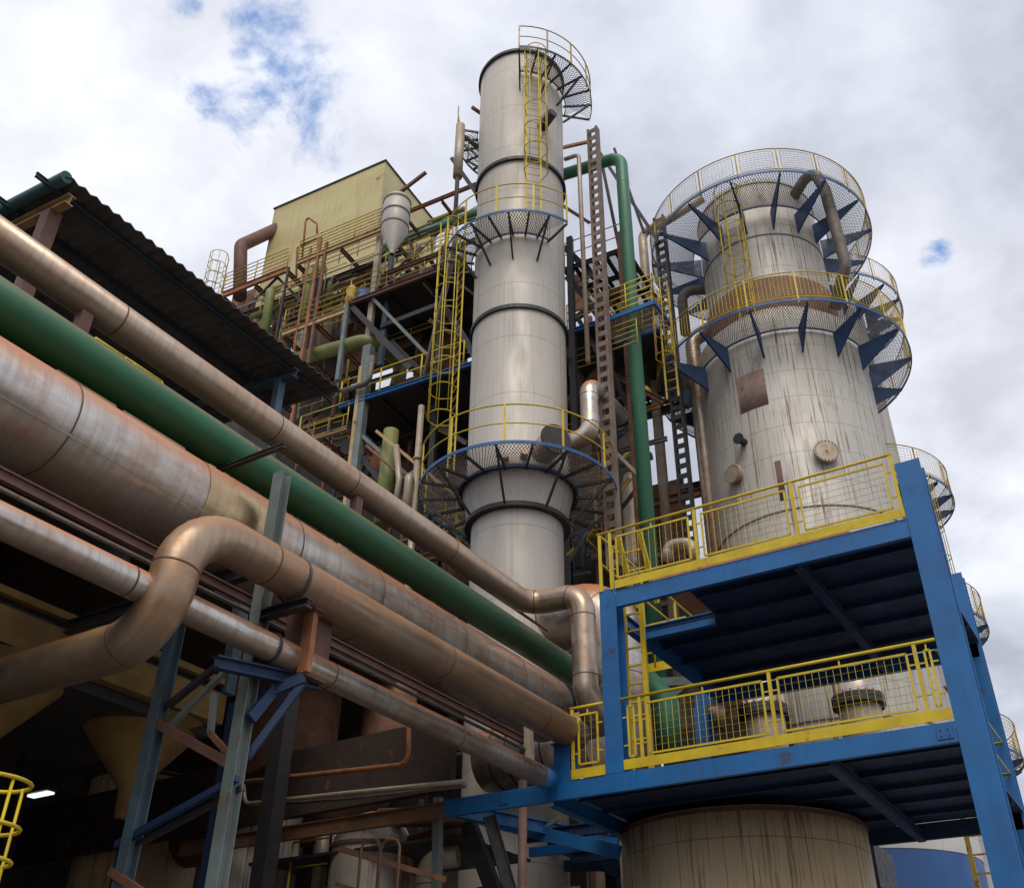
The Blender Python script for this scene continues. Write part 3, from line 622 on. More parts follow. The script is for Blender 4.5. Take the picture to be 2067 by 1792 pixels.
# portal frames
q=thing('rack_frame','braced steel frame carrying the rack, green and blue columns at left','frame',(-9.5,7.0,0))
def col(x,y,z0,z1,m,w=.19):
    b=MB(); b.box((x-w/2,y-w/2,z0),(x+w/2,y-w/2+.014,z1)); b.box((x-w/2,y+w/2-.014,z0),(x+w/2,y+w/2,z1)); b.box((x-.006,y-w/2+.014,z0),(x+.006,y+w/2-.014,z1)); return b.build('column',m,q)
c1=P(575,960,x=-8.31); col(-8.31,7.62,0,c1.z,GREY,.16)
c2=P(345,1290,y=6.9); col(-9.75,7.62,0,6.9,GBLUE,.16); col(-10.6,9.6,0,6.3,NAVY,.2)
b=MB(); b.ibeam((-12.0,7.62,7.02),(-8.4,7.62,7.02),.12,.18); b.build('cross_beam',DRK,q)
b=MB(); b.ibeam((-9.9,7.66,8.80),(-8.4,7.66,8.80),.07,.07); b.build('cross_beam',DRK,q)
b=MB(); b.ibeam((-8.1,6.9,5.52),(-8.1,8.5,5.78),.12,.14); b.build('cross_beam',NAVY,q)
def vb(a,c,w=.07,m=DRK,par=None,nm='brace',h=None): b=MB(); b.bar(a,c,w,h or w); return b.build(nm,m,par or q)
# diagonals between the two portal columns
vb(P(320,1440,y=7.7),P(455,1330,y=7.7),.07); vb(P(345,1465,y=7.75),P(478,1330,y=7.75),.06,GREY); 
vb(P(300,1450,y=7.6),P(470,1545,y=7.6),.07,BRN,None,'brace',.10)
vb(P(235,1705,y=7.6),P(478,1570,y=7.6),.07,NAVY); vb(P(262,1712,y=7.7),P(490,1590,y=7.7),.06,DRK)
vb(P(225,1758,y=7.55),P(330,1830,y=7.55),.08,RSTEEL)
vb(P(425,1480,y=7.7),P(432,1400,y=7.7),.06,GREY); vb(P(425,1480,y=7.7),P(470,1530,y=7.7),.06,RSTEEL)
# bracket carrying the front pipe: rusty hanger on an arm with a strut
q=thing('pipe_bracket','rusty box hanger and navy strut holding the front lagged pipe','bracket',(-7.9,8.6,4.8))
a=P(640,1205,x=-7.83); ya=a.y
b=MB(); b.box((-7.95,ya-.05,5.72),(-7.80,ya+.03,6.47)); b.build('hanger',ORU,q); b=MB(); b.box((-8.25,ya-.02,5.75),(-7.95,ya+.45,6.5)); b.build('hanger_plate',BRN,q)
b=MB(); b.box((-7.99,ya-.10,6.45),(-7.74,ya+.05,6.62)); b.build('saddle',BRN,q)
vb((-7.86,ya,5.66),(-8.31,7.80,5.45),.09,NAVY,q,'arm',.12); vb((-7.88,ya,5.6),(-8.31,7.76,4.75),.06,NAVY,q,'strut',.08)
vb(P(570,1370,x=-8.15),P(505,1450,x=-8.2),.08,NAVY,q,'strut',.12)
# little pipe shoes between green pipe and top pipe, and under the others
for i,(u,v,x,r_,zc,lb) in enumerate(((185,585,-9.72,0,9.68,'brown box shoe under the topmost pipe near the left edge'),(722,985,-9.72,0,9.68,'brown box shoe under the topmost pipe in mid run'))):
    a=P(u,v,x=-9.72); b=MB(); b.box((-9.80,a.y-.06,9.42),(-9.66,a.y+.10,9.87)); b.box((-9.86,a.y-.09,9.39),(-9.60,a.y+.13,9.42)); tag(b.build('pipe_shoe',BRN,origin=(-9.72,a.y,9.4)),lb,'bracket','box shoes under the topmost pipe')
a=P(1075,1490,x=-8.5); b=MB(); b.bar((-8.55,a.y,6.30),(-8.6,a.y,7.2),.12,.10,Vector((0,1,0))); tag(b.build('pipe_post',PALE),'pale worn post under the far end of the biggest duct','post')
# ================================================================== CANOPY
q=thing('canopy','dark corrugated canopy roof over the pipes at left, seen from below','roof',(-14,8,0))
xe=-11.5; ye0=5.25; ye1=11.75; ze=13.42; XI=-20.5
def roofz(x): return ze+(xe-x)*.125
b=MB(); n_=int((ye1-ye0)/.11); vs=[]; 
for i in range(n_+1):
    y=ye0+(ye1-ye0)*i/n_; dz=.028 if i%2 else -.028
    vs+= [(xe+.03,y,ze+dz),(XI,y,roofz(XI)+dz),(xe+.03,y,ze+dz+.014),(XI,y,roofz(XI)+dz+.014)]
fs=[]
for i in range(n_):
    a=i*4; c=a+4; fs+=[(a,c,c+1,a+1),(a+2,a+3,c+3,c+2),(a,a+2,c+2,c),(a+1,c+1,c+3,a+3)]
b.q(vs,fs); b.build('roof_sheet',ROOF,q)
for x in (xe-.32,-12.9,-14.3,-15.8,-17.4,-19,-20.3):
    b=MB(); z=roofz(x)-.075; b.bar((x,ye0-.28,z),(x,ye1+.05,z),.05,.012,UP,.04); b.bar((x,ye0-.28,z),(x,ye1+.05,z),.05,.012,UP,-.04); b.bar((x,ye0-.28,z),(x,ye1+.05,z),.01,.068); b.build('purlin',mat('dark_purlin',(.03,.055,.08),.6),q)
for y,m_ in ((5.5,TAN),(10.6,GBLUE)):
    b=MB(); b.ibeam((xe-.12,y,roofz(xe)-.22),(XI,y,roofz(XI)-.22),.14,.18); b.build('rafter',m_,q)
b=MB(); b.box((-12.22,5.42,8.6),(-11.98,5.64,13.18)); b.build('post',BRN,q)
b=MB(); b.box((-12.12,10.5,7.0),(-11.94,10.7,12.2)); b.box((-12.10,10.52,12.2),(-11.96,10.68,13.2)); b.build('post',GBLUE,q)
b=MB(); 
for k in range(9): y=ye0+.35+k*.8; b.box((xe-.05,y,ze-.02),(xe+.02,y+.05,ze+.06))
b.build('edge_clips',ROOF,q) if False else None
a=MB().tube([(xe,ye0+.02,ze),(XI,ye0+.02,roofz(XI))],.10,14).build('gutter_pipe',mat('dark_teal_pipe',(.03,.10,.10),.5),q)
# hall that keeps the left side dark: sheet walls under the canopy, added slabs blocking light, and bins
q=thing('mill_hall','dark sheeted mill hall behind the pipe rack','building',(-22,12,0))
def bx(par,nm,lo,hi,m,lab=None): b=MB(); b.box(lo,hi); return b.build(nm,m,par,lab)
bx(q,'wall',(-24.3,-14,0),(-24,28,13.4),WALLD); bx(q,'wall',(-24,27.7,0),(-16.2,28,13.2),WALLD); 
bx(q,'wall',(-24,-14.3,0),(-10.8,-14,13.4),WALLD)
bx(q,'shade_slab',(-24,-14,9.6),(-10.4,9.3,9.75),WALLD); bx(q,'shade_slab',(-24,8.2,9.2),(-13.2,21.0,9.4),WALLD); bx(q,'roof',(-24.3,-14.3,13.75),(-20.4,28,13.9),ROOF)
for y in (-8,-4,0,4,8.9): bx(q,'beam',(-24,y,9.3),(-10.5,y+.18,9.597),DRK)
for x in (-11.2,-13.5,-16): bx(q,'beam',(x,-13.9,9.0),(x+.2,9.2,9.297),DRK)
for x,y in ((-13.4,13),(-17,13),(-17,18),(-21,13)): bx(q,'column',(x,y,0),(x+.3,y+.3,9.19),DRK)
# ochre bins
q=thing('storage_bin','long ochre bin with tapering hoppers inside the dark hall','bin',(-13.4,5,4.0))
bx(q,'bin_side',(-15.6,-3,6.52),(-12.0,10.6,6.98),HOP); bx(q,'bin_beam',(-15.7,-3,7.12),(-11.98,10.7,7.22),HOP)
bx(q,'dark_gap',(-15.5,-3,6.985),(-12.1,10.6,7.115),DRK)
for yc,rr_,zt_ in ((4.4,1.1,5.3),(7.3,1.1,5.3),(9.9,.95,5.4)):
    b=MB(); b.q([(-15.5,yc-1.75,6.5),(-12.05,yc-1.75,6.5),(-12.05,yc+1.75,6.5),(-15.5,yc+1.75,6.5),(-13.45,yc-.16,4.6),(-13.15,yc-.16,4.6),(-13.15,yc+.16,4.6),(-13.45,yc+.16,4.6)],[(0,3,2,1),(4,5,6,7),(0,1,5,4),(1,2,6,5),(2,3,7,6),(3,0,4,7)]) if False else b.lathe([(rr_,6.5),(.14,zt_+.1),(.11,zt_-.3),(0,zt_-.3)],40,(-13.0,yc)); b.build('hopper',HOP,q)
for i,(v_,m_) in enumerate(((4.6,DRK),(6.35,DRK))): bx(q,'support_beam',(-15.5,-3,v_ if i else 6.36),(-12.2,10.6,6.5) if i else (-12.0,10.6,6.46),DRK) if i==1 else None
q=thing('lamp_tube','lit tube lamp hanging in the dark hall at lower left','lamp',(-15,8,4.2))
a=P(62,1607,y=9.2); c=P(100,1610,y=9.2); b=MB(); b.bar(a,(c.x,c.y,a.z),.12,.03); b.build('tube_light',lm,q); b=MB(); b.bar(a+UP*.04,Vector((c.x,c.y,a.z+.04)),.2,.04); b.build('lamp_housing',DRK,q)
# caged ladder at the far lower left
q=thing('caged_ladder','yellow tubular ladder cage cut by the lower left picture edge','ladder',(-6.75,3.75,0))
for z in (3.42,3.13,2.92,2.6): 
    MB().tube([(-6.72+.26*math.cos(2*math.pi*i/20),4.01+.26*math.sin(2*math.pi*i/20),z) for i in range(20)],.014,8,closed=True).build('cage_hoop',YEL,q)
b=MB()
for i in (0,5,10,15): a=2*math.pi*i/20; b.tube([(-6.72+.25*math.cos(a),4.01+.25*math.sin(a),2.0),(-6.72+.25*math.cos(a),4.01+.25*math.sin(a),3.43)],.011,6)
b.build('cage_strips',YEL,q)

# ================================================================== REAR PROCESS STRUCTURE
CF_=21.8
q=thing('process_structure','rusty multi level steel structure with decks and yellow railings behind the slender tower','structure',(-19,22,0))
K=math.tan(R(4.2))
def PB(u,v,c=CF_): return P(u,v,c=c)
def deck(u0,v0,u1,v1,depth,em,eh=.22,rail=True,c=CF_,th=.06,dm=DRK,nr=2,post=1.5,rm=YELR,inner=True,sag=0):
    a=PB(u0,v0,c); e_=PB(u1,v1,c); z=(a.z+e_.z)/2; a.z=e_.z=z
    b=MB(); b.ibeam(a-UP*eh/2,e_-UP*eh/2,.12,eh); b.build('edge_beam',em,q)
    if dm: b=MB(); s_=BY*.08; b.slab([a+s_-UP*.03,e_+s_-UP*.03,e_+BY*depth-UP*.03,a+BY*depth-UP*.03],th); b.build('deck_plate',dm,q)
    k=max(2,int((e_-a).length/1.6))
    for i in range(k+1):
        p=a.lerp(e_,i/k)-UP*(.06+eh/2); b=MB(); b.ibeam(p+BY*.1,p+BY*depth,.10,eh*.8); b.build('joist',DRK if dm else RSTEEL,q)
    if inner:
        for f in (.5,1): b=MB(); b.ibeam(a+BY*depth*f-UP*.3,e_+BY*depth*f-UP*.3,.12,.2); b.build('joist',DRK,q)
    if rail: railrun(q,[a,e_],1.1,nr,post,rm,.022)
    return a,e_
# deck with blue edge, its dark underside carrying on behind the tower to the right
dA,dB=deck(685,820,1300,615,4.6,BLUE,.16,False,post=1.7,th=.08)
dA2=PB(685,820); dB2=PB(935,742); railrun(q,[dA2,Vector((dB2.x,dB2.y,dA2.z))],1.1,1,1.75,YEL,.026)
# lower left small deck
deck(600,895,700,858,2.5,TAN,.14,True,dm=None,rm=YEL,nr=1)
# mid deck B
deck(570,672,704,617,3.2,TAN,.26,True,dm=None,nr=3)
bA,bB=deck(704,612,935,520,4.6,BRN,.20,True,nr=3)
# upper deck A and its right extension to the tower
deck(449,590,579,540,2.6,ORU,.30,True,dm=None,nr=4)
deck(600,527,775,456,2.6,TAN,.24,True,dm=None,nr=5)
deck(775,556,960,476,3.4,RSTEEL,.16,True,dm=None,nr=2)
deck(815,424,968,372,1.2,ORU,.14,False,dm=None,inner=False)
# long handrail pipes crossing the middle
for (u0,v0,u1,v1,m_,w_) in ((478,623,770,510,PALE,.035),(520,600,700,530,YELR,.02),(545,585,640,548,ORU,.03)):
    a=PB(u0,v0); e_=PB(u1,v1); MB().tube([a,e_],w_,8).build('long_rail',m_,q)
# columns
def scol(u,v0,v1,m_,w=.22,c=CF_,zb=None):
    a=PB(u,v0,c); z1=a.z; z0=PB(u,v1,c).z if zb is None else zb
    b=MB(); b.bar((a.x,a.y,z0),(a.x,a.y,z1),w,w*.8,BY); return b.build('column',m_,q)
scol(648,480,900,ORU,.12); scol(660,490,720,RSTEEL,.12); scol(628,500,700,ORU,.08); scol(640,560,700,GBLUE,.30,22.4)
scol(777,395,690,PALE,.22,22.1); scol(792,505,730,GBLUE,.20,22.4); scol(745,700,1150,GREY,.34,21.9); scol(730,740,1150,TAN,.14)
scol(583,540,760,DRK,.10); scol(705,590,760,GREY,.16); scol(900,500,1100,DRK,.22,23); scol(1150,480,1150,DRK,.2); scol(1250,470,1200,RSTEEL,.16); scol(1228,700,1200,DRK,.24); 
scol(690,700,1150,RSTEEL,.12,24.5); scol(850,620,1150,RSTEEL,.14,24.5); scol(600,600,1000,DRK,.16,24.5); scol(1190,640,1200,RSTEEL,.18,25.5)
# diagonal braces
for (u0,v0,u1,v1,m_,w_,c_) in ((704,612,830,745,DRK,.22,21.9),(752,602,880,735,GREY,.12,21.9),(770,660,900,610,DRK,.2,22.3),(790,690,870,770,DRK,.2,22.6),(860,560,960,720,DRK,.24,22.8),(720,870,830,965,GREY,.12,21.9),(712,900,800,1010,DRK,.18,22),(760,870,930,1010,TAN,.10,21.4),(600,860,690,980,DRK,.14,23),(700,980,620,860,RSTEEL,.1,24),
    (1145,560,1260,690,DRK,.2,22),(1150,650,1290,560,DRK,.2,22.4),(1140,500,1200,560,DRK,.2,22),(1200,560,1300,640,DRK,.12,23),(1140,700,1215,900,DRK,.2,22),(1215,700,1300,900,BRN,.12,22.3),(1165,640,1300,870,DRK,.14,22.1),(1200,870,1290,960,PALE,.09,21),(1150,1130,1225,1010,GREY,.08,21.5),(1228,1060,1290,980,DRK,.1,22),(1240,300,1300,470,DRK,.09,22.2),(1215,330,1262,560,DRK,.10,22),(1205,300,1330,490,DRK,.12,24),(820,480,870,560,RSTEEL,.1,22),(560,560,610,610,DRK,.12,22),(500,620,560,560,DRK,.1,22),(1128,300,1190,286,ORU,.12,21.9),(912,320,965,395,DRK,.15,20.6),(1135,415,1190,450,BRN,.1,21.8),(780,870,800,960,DRK,.1,22)):
    b=MB(); b.bar(PB(u0,v0,c_),PB(u1,v1,c_),w_*.7,w_); b.build('brace',m_,q)
# open joist deck right of the tower
ra=PB(1140,545); rb=PB(1262,478)
for k in range(7):
    p=ra.lerp(rb,k/6); p.z=ra.z; b=MB(); b.ibeam(p,p+BY*3.4,.10,.14); b.build('joist',DRK,q)
for f in (0,.33,.66,1): b=MB(); b.ibeam(Vector((ra.x,ra.y,ra.z))+BY*3.4*f,Vector((rb.x,rb.y,ra.z))+BY*3.4*f,.1,.16); b.build('joist',DRK,q)
g_=MB()
for k in range(40):
    p=ra.lerp(rb,k/39); p.z=ra.z+.1; g_.bar(p,p+BY*3.4,.012,.02)
for k in range(40): s0=Vector((ra.x,ra.y,ra.z+.1))+BY*3.4*k/39; g_.bar(s0,s0+(rb-ra)*Vector((1,1,0)).length/1.0*0+Vector((rb.x-ra.x,rb.y-ra.y,0)),.012,.02)
g_.build('grating',MESHM,q)
railrun(q,[Vector((ra.x,ra.y,ra.z+.1)),Vector((rb.x,rb.y,ra.z+.1))],1.1,1,1.2,YELR,.02)
railrun(q,[PB(1145,665),PB(1205,640)],1.0,2,1.0,YELR,.022)
# grid of far beams that fills the depth of the structure
for c_,z_ in ((25.5,17.6),(25.5,21.0),(25.5,14.2),(28,12.5),(28,19.4),(28,16.2)):
    o_=Vector((-30,c_+K*(-30+12),z_)); b=MB(); b.ibeam(o_,o_+BX*22,.16,.26); b.build('far_beam',RSTEEL if z_<18 else DRK,q)
for i in range(9):
    o_=Vector((-29+i*2.5,25.6+K*(-29+i*2.5+12),8.5)); b=MB(); b.ibeam(o_,o_+UP*(12.6 if i<6 else 10),.2,.2,BY); b.build('far_column',RSTEEL if i%2 else DRK,q)
for (x_,z_,w_,h_,m_) in ((-16.5,15.1,3.2,1.6,RSTEEL),(-19.6,17.6,2.4,1.4,BANDB),(-14.2,18.3,3.4,1.5,BANDB),(-22.5,14.5,2.6,1.8,RSTEEL),(-13.2,12.4,4.2,2.6,WALLD),(-18.5,12.0,4.0,2.4,WALLD),(-23.5,11.5,5,2.8,WALLD),(-10.6,12.5,2.2,4.2,WALLD),(-11.0,17.0,1.6,3.4,BANDB)):
    b=MB(); o_=Vector((x_,26.2+K*(x_+12),z_)); b.bar(o_-BX*w_/2,o_+BX*w_/2,.06,h_); b.build('cladding_panel',m_,q)

# small yellow landing on the riser
q=thing('riser_landing','small yellow railed landing around the green riser','platform',(gx,20.4,0))
a=P(1210,652,y=20.3); e_=P(1322,622,y=20.3); z=a.z; e_=Vector((e_.x,20.3,z)); a=Vector((a.x,20.3,z))
b=MB(); 
for s_,t_ in ((a,e_),(a+Vector((0,1.1,0)),e_+Vector((0,1.1,0))),(a,a+Vector((0,1.1,0))),(e_,e_+Vector((0,1.1,0)))): b.bar(s_,t_,.06,.14)
b.build('deck_frame',BLUE,q)
b=MB(); 
for k in range(1,26): p=a.lerp(e_,k/26); b.bar(p,p+Vector((0,1.1,0)),.012,.03)
for k in range(1,14): p=a+Vector((0,1.1*k/14,0)); b.bar(p,p+(e_-a),.012,.03)
b.build('grating',MESHM,q)
railrun(q,[a+Vector((0,1.1,0)),a,e_,e_+Vector((0,1.1,0)),a+Vector((0,1.1,0))],1.1,4,.85,YEL,.02)
dn=-UP*1.35
railrun(q,[a+dn,Vector((e_.x-.6,20.3,z-1.35))],1.0,4,.8,YELR,.018,'lower_railing')
caged(q,(e_.x+.05,20.9,z-3.0),(e_.x+.05,20.9,z+.9),(0,-1,0),m=YELR,hoop=.9,cage0=1.2,w=.34,cr=.26,strips=4)

# ================================================================== BEIGE PENTHOUSE BOX, VESSELS AND REAR PIPES
q=thing('beige_enclosure','faded beige sheet metal box topping the rear structure','building',(-22,25,16))
CB=24.2
a=PB(555,421,CB); e_=PB(778,328,CB); g0=PB(547,575,CB); zt_=(a.z+e_.z)/2
lo_=g0.z-1.2
A_=Vector((a.x,a.y,0)); B_=Vector((e_.x,e_.y,0)); dep=4.6
b=MB(); b.slab([A_+UP*zt_,B_+UP*zt_,B_+BY*dep+UP*zt_,A_+BY*dep+UP*zt_],zt_-lo_); b.build('walls',BEIGE,q)
b=MB(); b.slab([A_-BX*.06-BY*.06+UP*(zt_+.08),B_+BX*.06-BY*.06+UP*(zt_+.08),B_+BX*.06+BY*(dep+.06)+UP*(zt_+.08),A_-BX*.06+BY*(dep+.06)+UP*(zt_+.08)],.07); b.build('roof_trim',DRK,q)
b=MB()
for k in range(1,5): p=A_.lerp(B_,k/5)-BY*.004; b.bar(p+UP*lo_,p+UP*(zt_-.02),.012,.012,BY)
b.build('seam_strips',BEIGE,q) 
sr=PB(812,385,22.6); tag(MB().bar(PB(795,398,22.6),PB(860,348,22.6),.12,.14).bar(PB(808,385,22.6),PB(800,410,22.6),.08,.1).build('davit_arm',BRN),'small brown davit arm jutting over the corner of the beige box','davit')
# cyclone
def cyl(nm,label,u,v_top,v_bot,wpx,y,prof,m,cat,bandsz=(),bandm=None,grp=None):
    a=P(u,v_top,y=y); c=P(u,v_bot,y=y); dist=(a-CAMZ).dot(CF); r_=wpx/2*dist/F; q_=thing(nm,label,cat,(a.x,y,c.z),grp); H=a.z-c.z
    MB().lathe([(r_*pr_,c.z+H*f) for pr_,f in prof],36,(a.x,y)).build('shell',m,q_)
    if bandsz:
        for f in bandsz: MB().lathe([(r_,c.z+H*f),(r_*1.05,c.z+H*f),(r_*1.05,c.z+H*f+.07),(r_,c.z+H*f+.07)],36,(a.x,y),smooth=False).build('band',bandm or RSTEEL,q_)
    return q_
cyl('cyclone_vessel','grey stainless cyclone with conical bottom in front of the beige box',803,402,508,54,20.6,((.18,0),(.2,.06),(1,.42),(1,.95),(.8,1),(0,1.02)),SS,'vessel',(.45,.68,.9),MESHM)
def rp(nm,label,pxs,y,r,m,br=.4,bands=(),cat='pipe',n=20,grp=None,bm=None):
    return pipe(nm,label,[P(u,v,y=yy) if isinstance(yy,(int,float)) else P(u,v,y=y) for (u,v,*_y) in pxs for yy in [_y[0] if _y else y]],br,r,m,bands,n,cat,grp,bm)
rp('rusty_duct','rusty duct bending down beside the left of the beige box',[(585,450,23.9),(486,496),(484,600)],21.5,.30,BRN,.6,(.8,2.0),bm=ORU)
rp('olive_pipe','thick faded green pipe with an elbow below the middle decks',[(600,725),(750,684),(812,735,23.4),(800,782,23.4)],21.4,.27,OLIVE,.6,(1.2,4.4),bm=BRN)
rp('olive_pipe','olive vertical pipe at the left end of the rear decks',[(532,690),(546,590),(560,580,22.5)],20.8,.19,OLIVE,.3)
rp('olive_pipe','olive vertical pipe with a top bend, left of the pale column',[(615,650),(627,550),(650,543,22.3)],21.2,.24,OLIVE,.3)
rp('olive_pipe','short olive bent pipe in the rear decks, right of the taller two',[(660,640),(668,570),(700,560,23)],22.3,.15,OLIVE,.3)
rp('thin_pipe','thin orange rusty pipe loop in front of the beige box',[(598,560),(600,500),(642,480),(640,560)],21.0,.045,ORU,.12,n=8)
rp('thin_pipe','thin rusty hoop pipe rising beside the beige box railings',[(610,520),(618,436),(640,452),(640,470)],21.3,.045,ORU,.12,n=8)
rp('thin_pipe','long thin brown pipe slanting under the blue edged deck',[(690,790),(745,772),(752,720)],21.0,.10,MESHM,.3,n=10)
rp('thin_pipe','pale pipe standing under the blue edged deck left of the walkway',[(820,1040),(826,965),(838,955,23)],20.4,.14,PALE,.25,n=12)
rp('thin_pipe','second pale pipe under the blue edged deck, thinner',[(798,1030),(806,970),(800,900)],20.8,.10,PALE,.25,n=12)
rp('olive_pipe','dull olive vertical pipe under the black deck left of the slender tower',[(770,1060),(790,870)],21.4,.26,OLIVE,.3)
rp('thin_pipe','brown pipe crossing diagonally under the black deck',[(740,900),(868,1010)],20.9,.05,RSTEEL,.2,n=8)
q=cyl('round_vessel','round orange brown vessel end seen under the black deck',780,905,965,62,23.0,((0,0),(.6,.04),(.95,.3),(1,.5),(.95,.75),(.6,.96),(0,1)),ORU,'vessel')
q=cyl('blue_vessel','blue vessel between the middle decks behind the railings',735,590,640,62,23.0,((0,0),(.8,.1),(1,.4),(1,.7),(.6,.95),(0,1)),BLUE,'vessel')
q=cyl('yellow_valve','yellow valve body on the middle deck',712,578,612,26,21.2,((.5,0),(1,.2),(.7,.5),(1,.7),(.4,1),(0,1)),YELR,'valve')
for (u,v0,v1,w_,y_,m_,lb) in ((620,640,720,30,22.6,SS,'small grey vessel behind the tan edge beam'),(655,650,710,40,23.5,PALE,'squat pale vessel behind the middle deck'),(690,640,690,30,24,MESHM,'brown drum in the gap under the middle deck'),(500,600,655,36,23,RSTEEL,'rusty drum at the far left end of the rear decks'),(840,600,680,60,25,BANDB,'rust brown drum under the black slab'),(900,640,720,50,25,RSTEEL,'dark rusty drum left of the slender tower'),(1270,960,1200,34,24,PALE,'pale slim vessel low behind the green riser'),(1262,600,760,46,25.4,OLIVE,'olive slim vessel behind the green riser')):
    cyl('process_vessel',lb,u,v0,v1,w_,y_,((0,-.04),(.8,0),(1,.08),(1,.92),(.7,1),(0,1.04)),m_,'vessel')
# small caged ladder at the far left of the decks
q=thing('caged_ladder','small rusty ladder cage at the left end of the upper rear deck','ladder',PB(424,590))
a=PB(424,600); caged(q,(a.x,a.y+.3,a.z-1.0),(a.x,a.y+.3,PB(424,535).z+.3),-BY,m=YELR,hoop=.7,cage0=.3,w=.5,cr=.42)

# ================================================================== LOW CLUTTER UNDER THE RACK
def polar(b_,d): return (d*math.sin(R(b_)),d*math.cos(R(b_)))
def zel(b_,d,u,v): r=CR*(u-CX)-CU*(v-CY)+CF*F; return 1.6+d*r.z/math.hypot(r.x,r.y)
def vtank(nm,label,bear,d,r,z0,z1,m,cat='tank',dome=.3,rim=True):
    c=polar(bear,d); q_=thing(nm,label,cat,(c[0],c[1],z0)); MB().lathe([(r,z0),(r,z1-dome),(r*.95,z1-dome*.72),(r*.8,z1-dome*.42),(r*.55,z1-dome*.18),(r*.25,z1-dome*.04),(0,z1)],48,c).build('shell',m,q_)
    if rim: MB().lathe([(r,z1-dome),(r+.04,z1-dome),(r+.04,z1-dome+.06),(r,z1-dome+.06)],48,c,smooth=False).build('rim',BRN,q_)
    return q_
RUSTT=mat('rust_run_steel',(.50,.47,.42),.55,.2,col2=(.40,.34,.27),nscale=1,rust=.42,rustcol=(.24,.095,.04),streak=1,streakcol=(.24,.10,.04),stretch=(1,1,.3))
vtank('storage_tank','pale rust streaked tank behind the dark braces at lower left',-51.6,26,1.35,0,8.2,CREAM)
vtank('storage_tank','grey tank with an orange rusted edge right of the pale green column',-45.9,22,.90,0,7.0,RUSTT,dome=.15)
qv=vtank('rusty_vessel','white and rust run vessel with domed top by the picture bottom',-39.7,20,.76,0,6.3,RUSTT,'vessel',dome=.7)
c=polar(-45.0,21.5); q=thing('rusty_vessel','dark brown cylindrical vessel hanging under the rack','vessel',(c[0],c[1],6.5)); MB().lathe([(.3,6.4),(1.05,7.3),(1.1,11.0)],48,c).build('shell',RSTEEL,q); MB().lathe([(1.1,9.3),(1.13,9.3),(1.13,9.36),(1.1,9.36)],48,c).build('band',DRK,q)
c=polar(-39.4,21.5); pipe('rusty_duct','wide rusty duct coming down under the rack and sweeping left',[(c[0],c[1],11.0),(c[0],c[1],6.85),(c[0]-6.2,c[1]-.2,6.6)],[1.4],.58,RSTEEL,(2.3,3.8,6.4),32,bandm=DRK)
pipe('thin_pipe','thin rusty pipe with a bend in front of the sweeping rusty duct',[P(825,1440,y=13.4),P(825,1542,y=13.4),P(490,1578,y=13.4)],.2,.045,ORU,(),10)
pipe('thin_pipe','rusty hooked pipe right of the sweeping rusty duct',[P(840,1503,y=15),P(858,1500,y=15),P(855,1610,y=15)],.15,.07,BANDB,(),12)
pipe('thin_pipe','grey conduit pair bending up at left above the rusted beam',[P(940,1576,y=13.8),P(700,1600,y=13.8),P(495,1622,y=13.8),P(490,1565,y=13.8)],.18,.04,PALE,(),10)
pipe('thin_pipe','dark conduit just below the grey bent one',[P(940,1586,y=13.9),P(700,1612,y=13.9),P(560,1622,y=13.9)],.18,.03,MESHM,(),8)
q=thing('rusted_beam','dark rusted beam continuing left from the blue lower beam','beam',(-13,14,5.6)); 
b=MB(); b.ibeam((-16.5,14.06,5.76),(-10.17,14.06,5.76),.12,.25); b.build('beam_run',BANDB,q); ga=P(350,1572,y=14.4).z; gb=P(350,1695,y=14.4).z; b=MB(); b.bar((-23,14.4,(ga+gb)/2-.05),(-10.3,14.4,(ga+gb)/2+.12),.16,ga-gb); b.build('girder',mat('soot_brown_girder',(.045,.028,.022),.75,nscale=2,rust=.25),q); b=MB(); b.slab([(-16.5,14.65,5.5),(-10.3,14.65,5.5),(-10.3,17.0,5.5),(-16.5,17.0,5.5)],.05); b.build('deck_plate',DRK,q)
pipe('brown_pipe','brown pipe leaving the domed rusty vessel toward the blue beam',[P(765,1650,y=15.2),P(890,1648,y=15.4),P(960,1642,y=15.6)],.2,.17,LAGB,(.6,1.3),24,bandm=BRN)
pipe('brown_pipe','second brown pipe below, half behind the grey post',[P(830,1700,y=15.6),P(900,1680,y=15.6),P(960,1672,y=15.8)],.2,.15,BANDB,(.5,),20)
pipe('grey_pipe','grey elbow pipe at the bottom centre rising and turning right',[P(860,1850,y=14.8),P(862,1735,y=14.8),P(925,1727,y=15)],.35,.18,PALE,(.5,),20)
tag(MB().bar(P(885,1610,y=14.2),P(880,1850,y=14.2),.13,.13,Vector((0,1,0))).build('post',GREY),'dark grey slim post where the blue beam starts','post')
tag(MB().tube([(P(1055,1625,y=15.2).x,15.2,z_) for z_ in (6.4,0)],.075,12).build('thin_pipe',mat('pinkish_pipe',(.32,.20,.16),.6,nscale=2,rust=.2)),'pinkish brown vertical pipe under the blue lower beam','pipe')
b=polar(-43,20)
pipe('pale_pipe','pale vertical pipe pair member, left, behind the rusty ladder',[P(640,1800,y=15.5),P(655,1660,y=15.5)],.2,.13,PALE,(),14)
pipe('pale_pipe','thinner pale vertical pipe beside it nearer the domed vessel',[P(668,1800,y=15.6),P(680,1668,y=15.6)],.2,.08,PALE,(),12)
pipe('pale_pipe','two toned pale pipe seen in the gap below the lowest lagged pipe',[P(655,1585,y=17.5),P(680,1410,y=17.5)],.2,.11,LAG,(),12)
pipe('green_pipe','green bent pipe glimpsed between the two dark rusty vessels',[P(690,1480,y=18.5),P(735,1430,y=18.5),P(745,1380,y=18.5)],.4,.30,GRN,(),18)
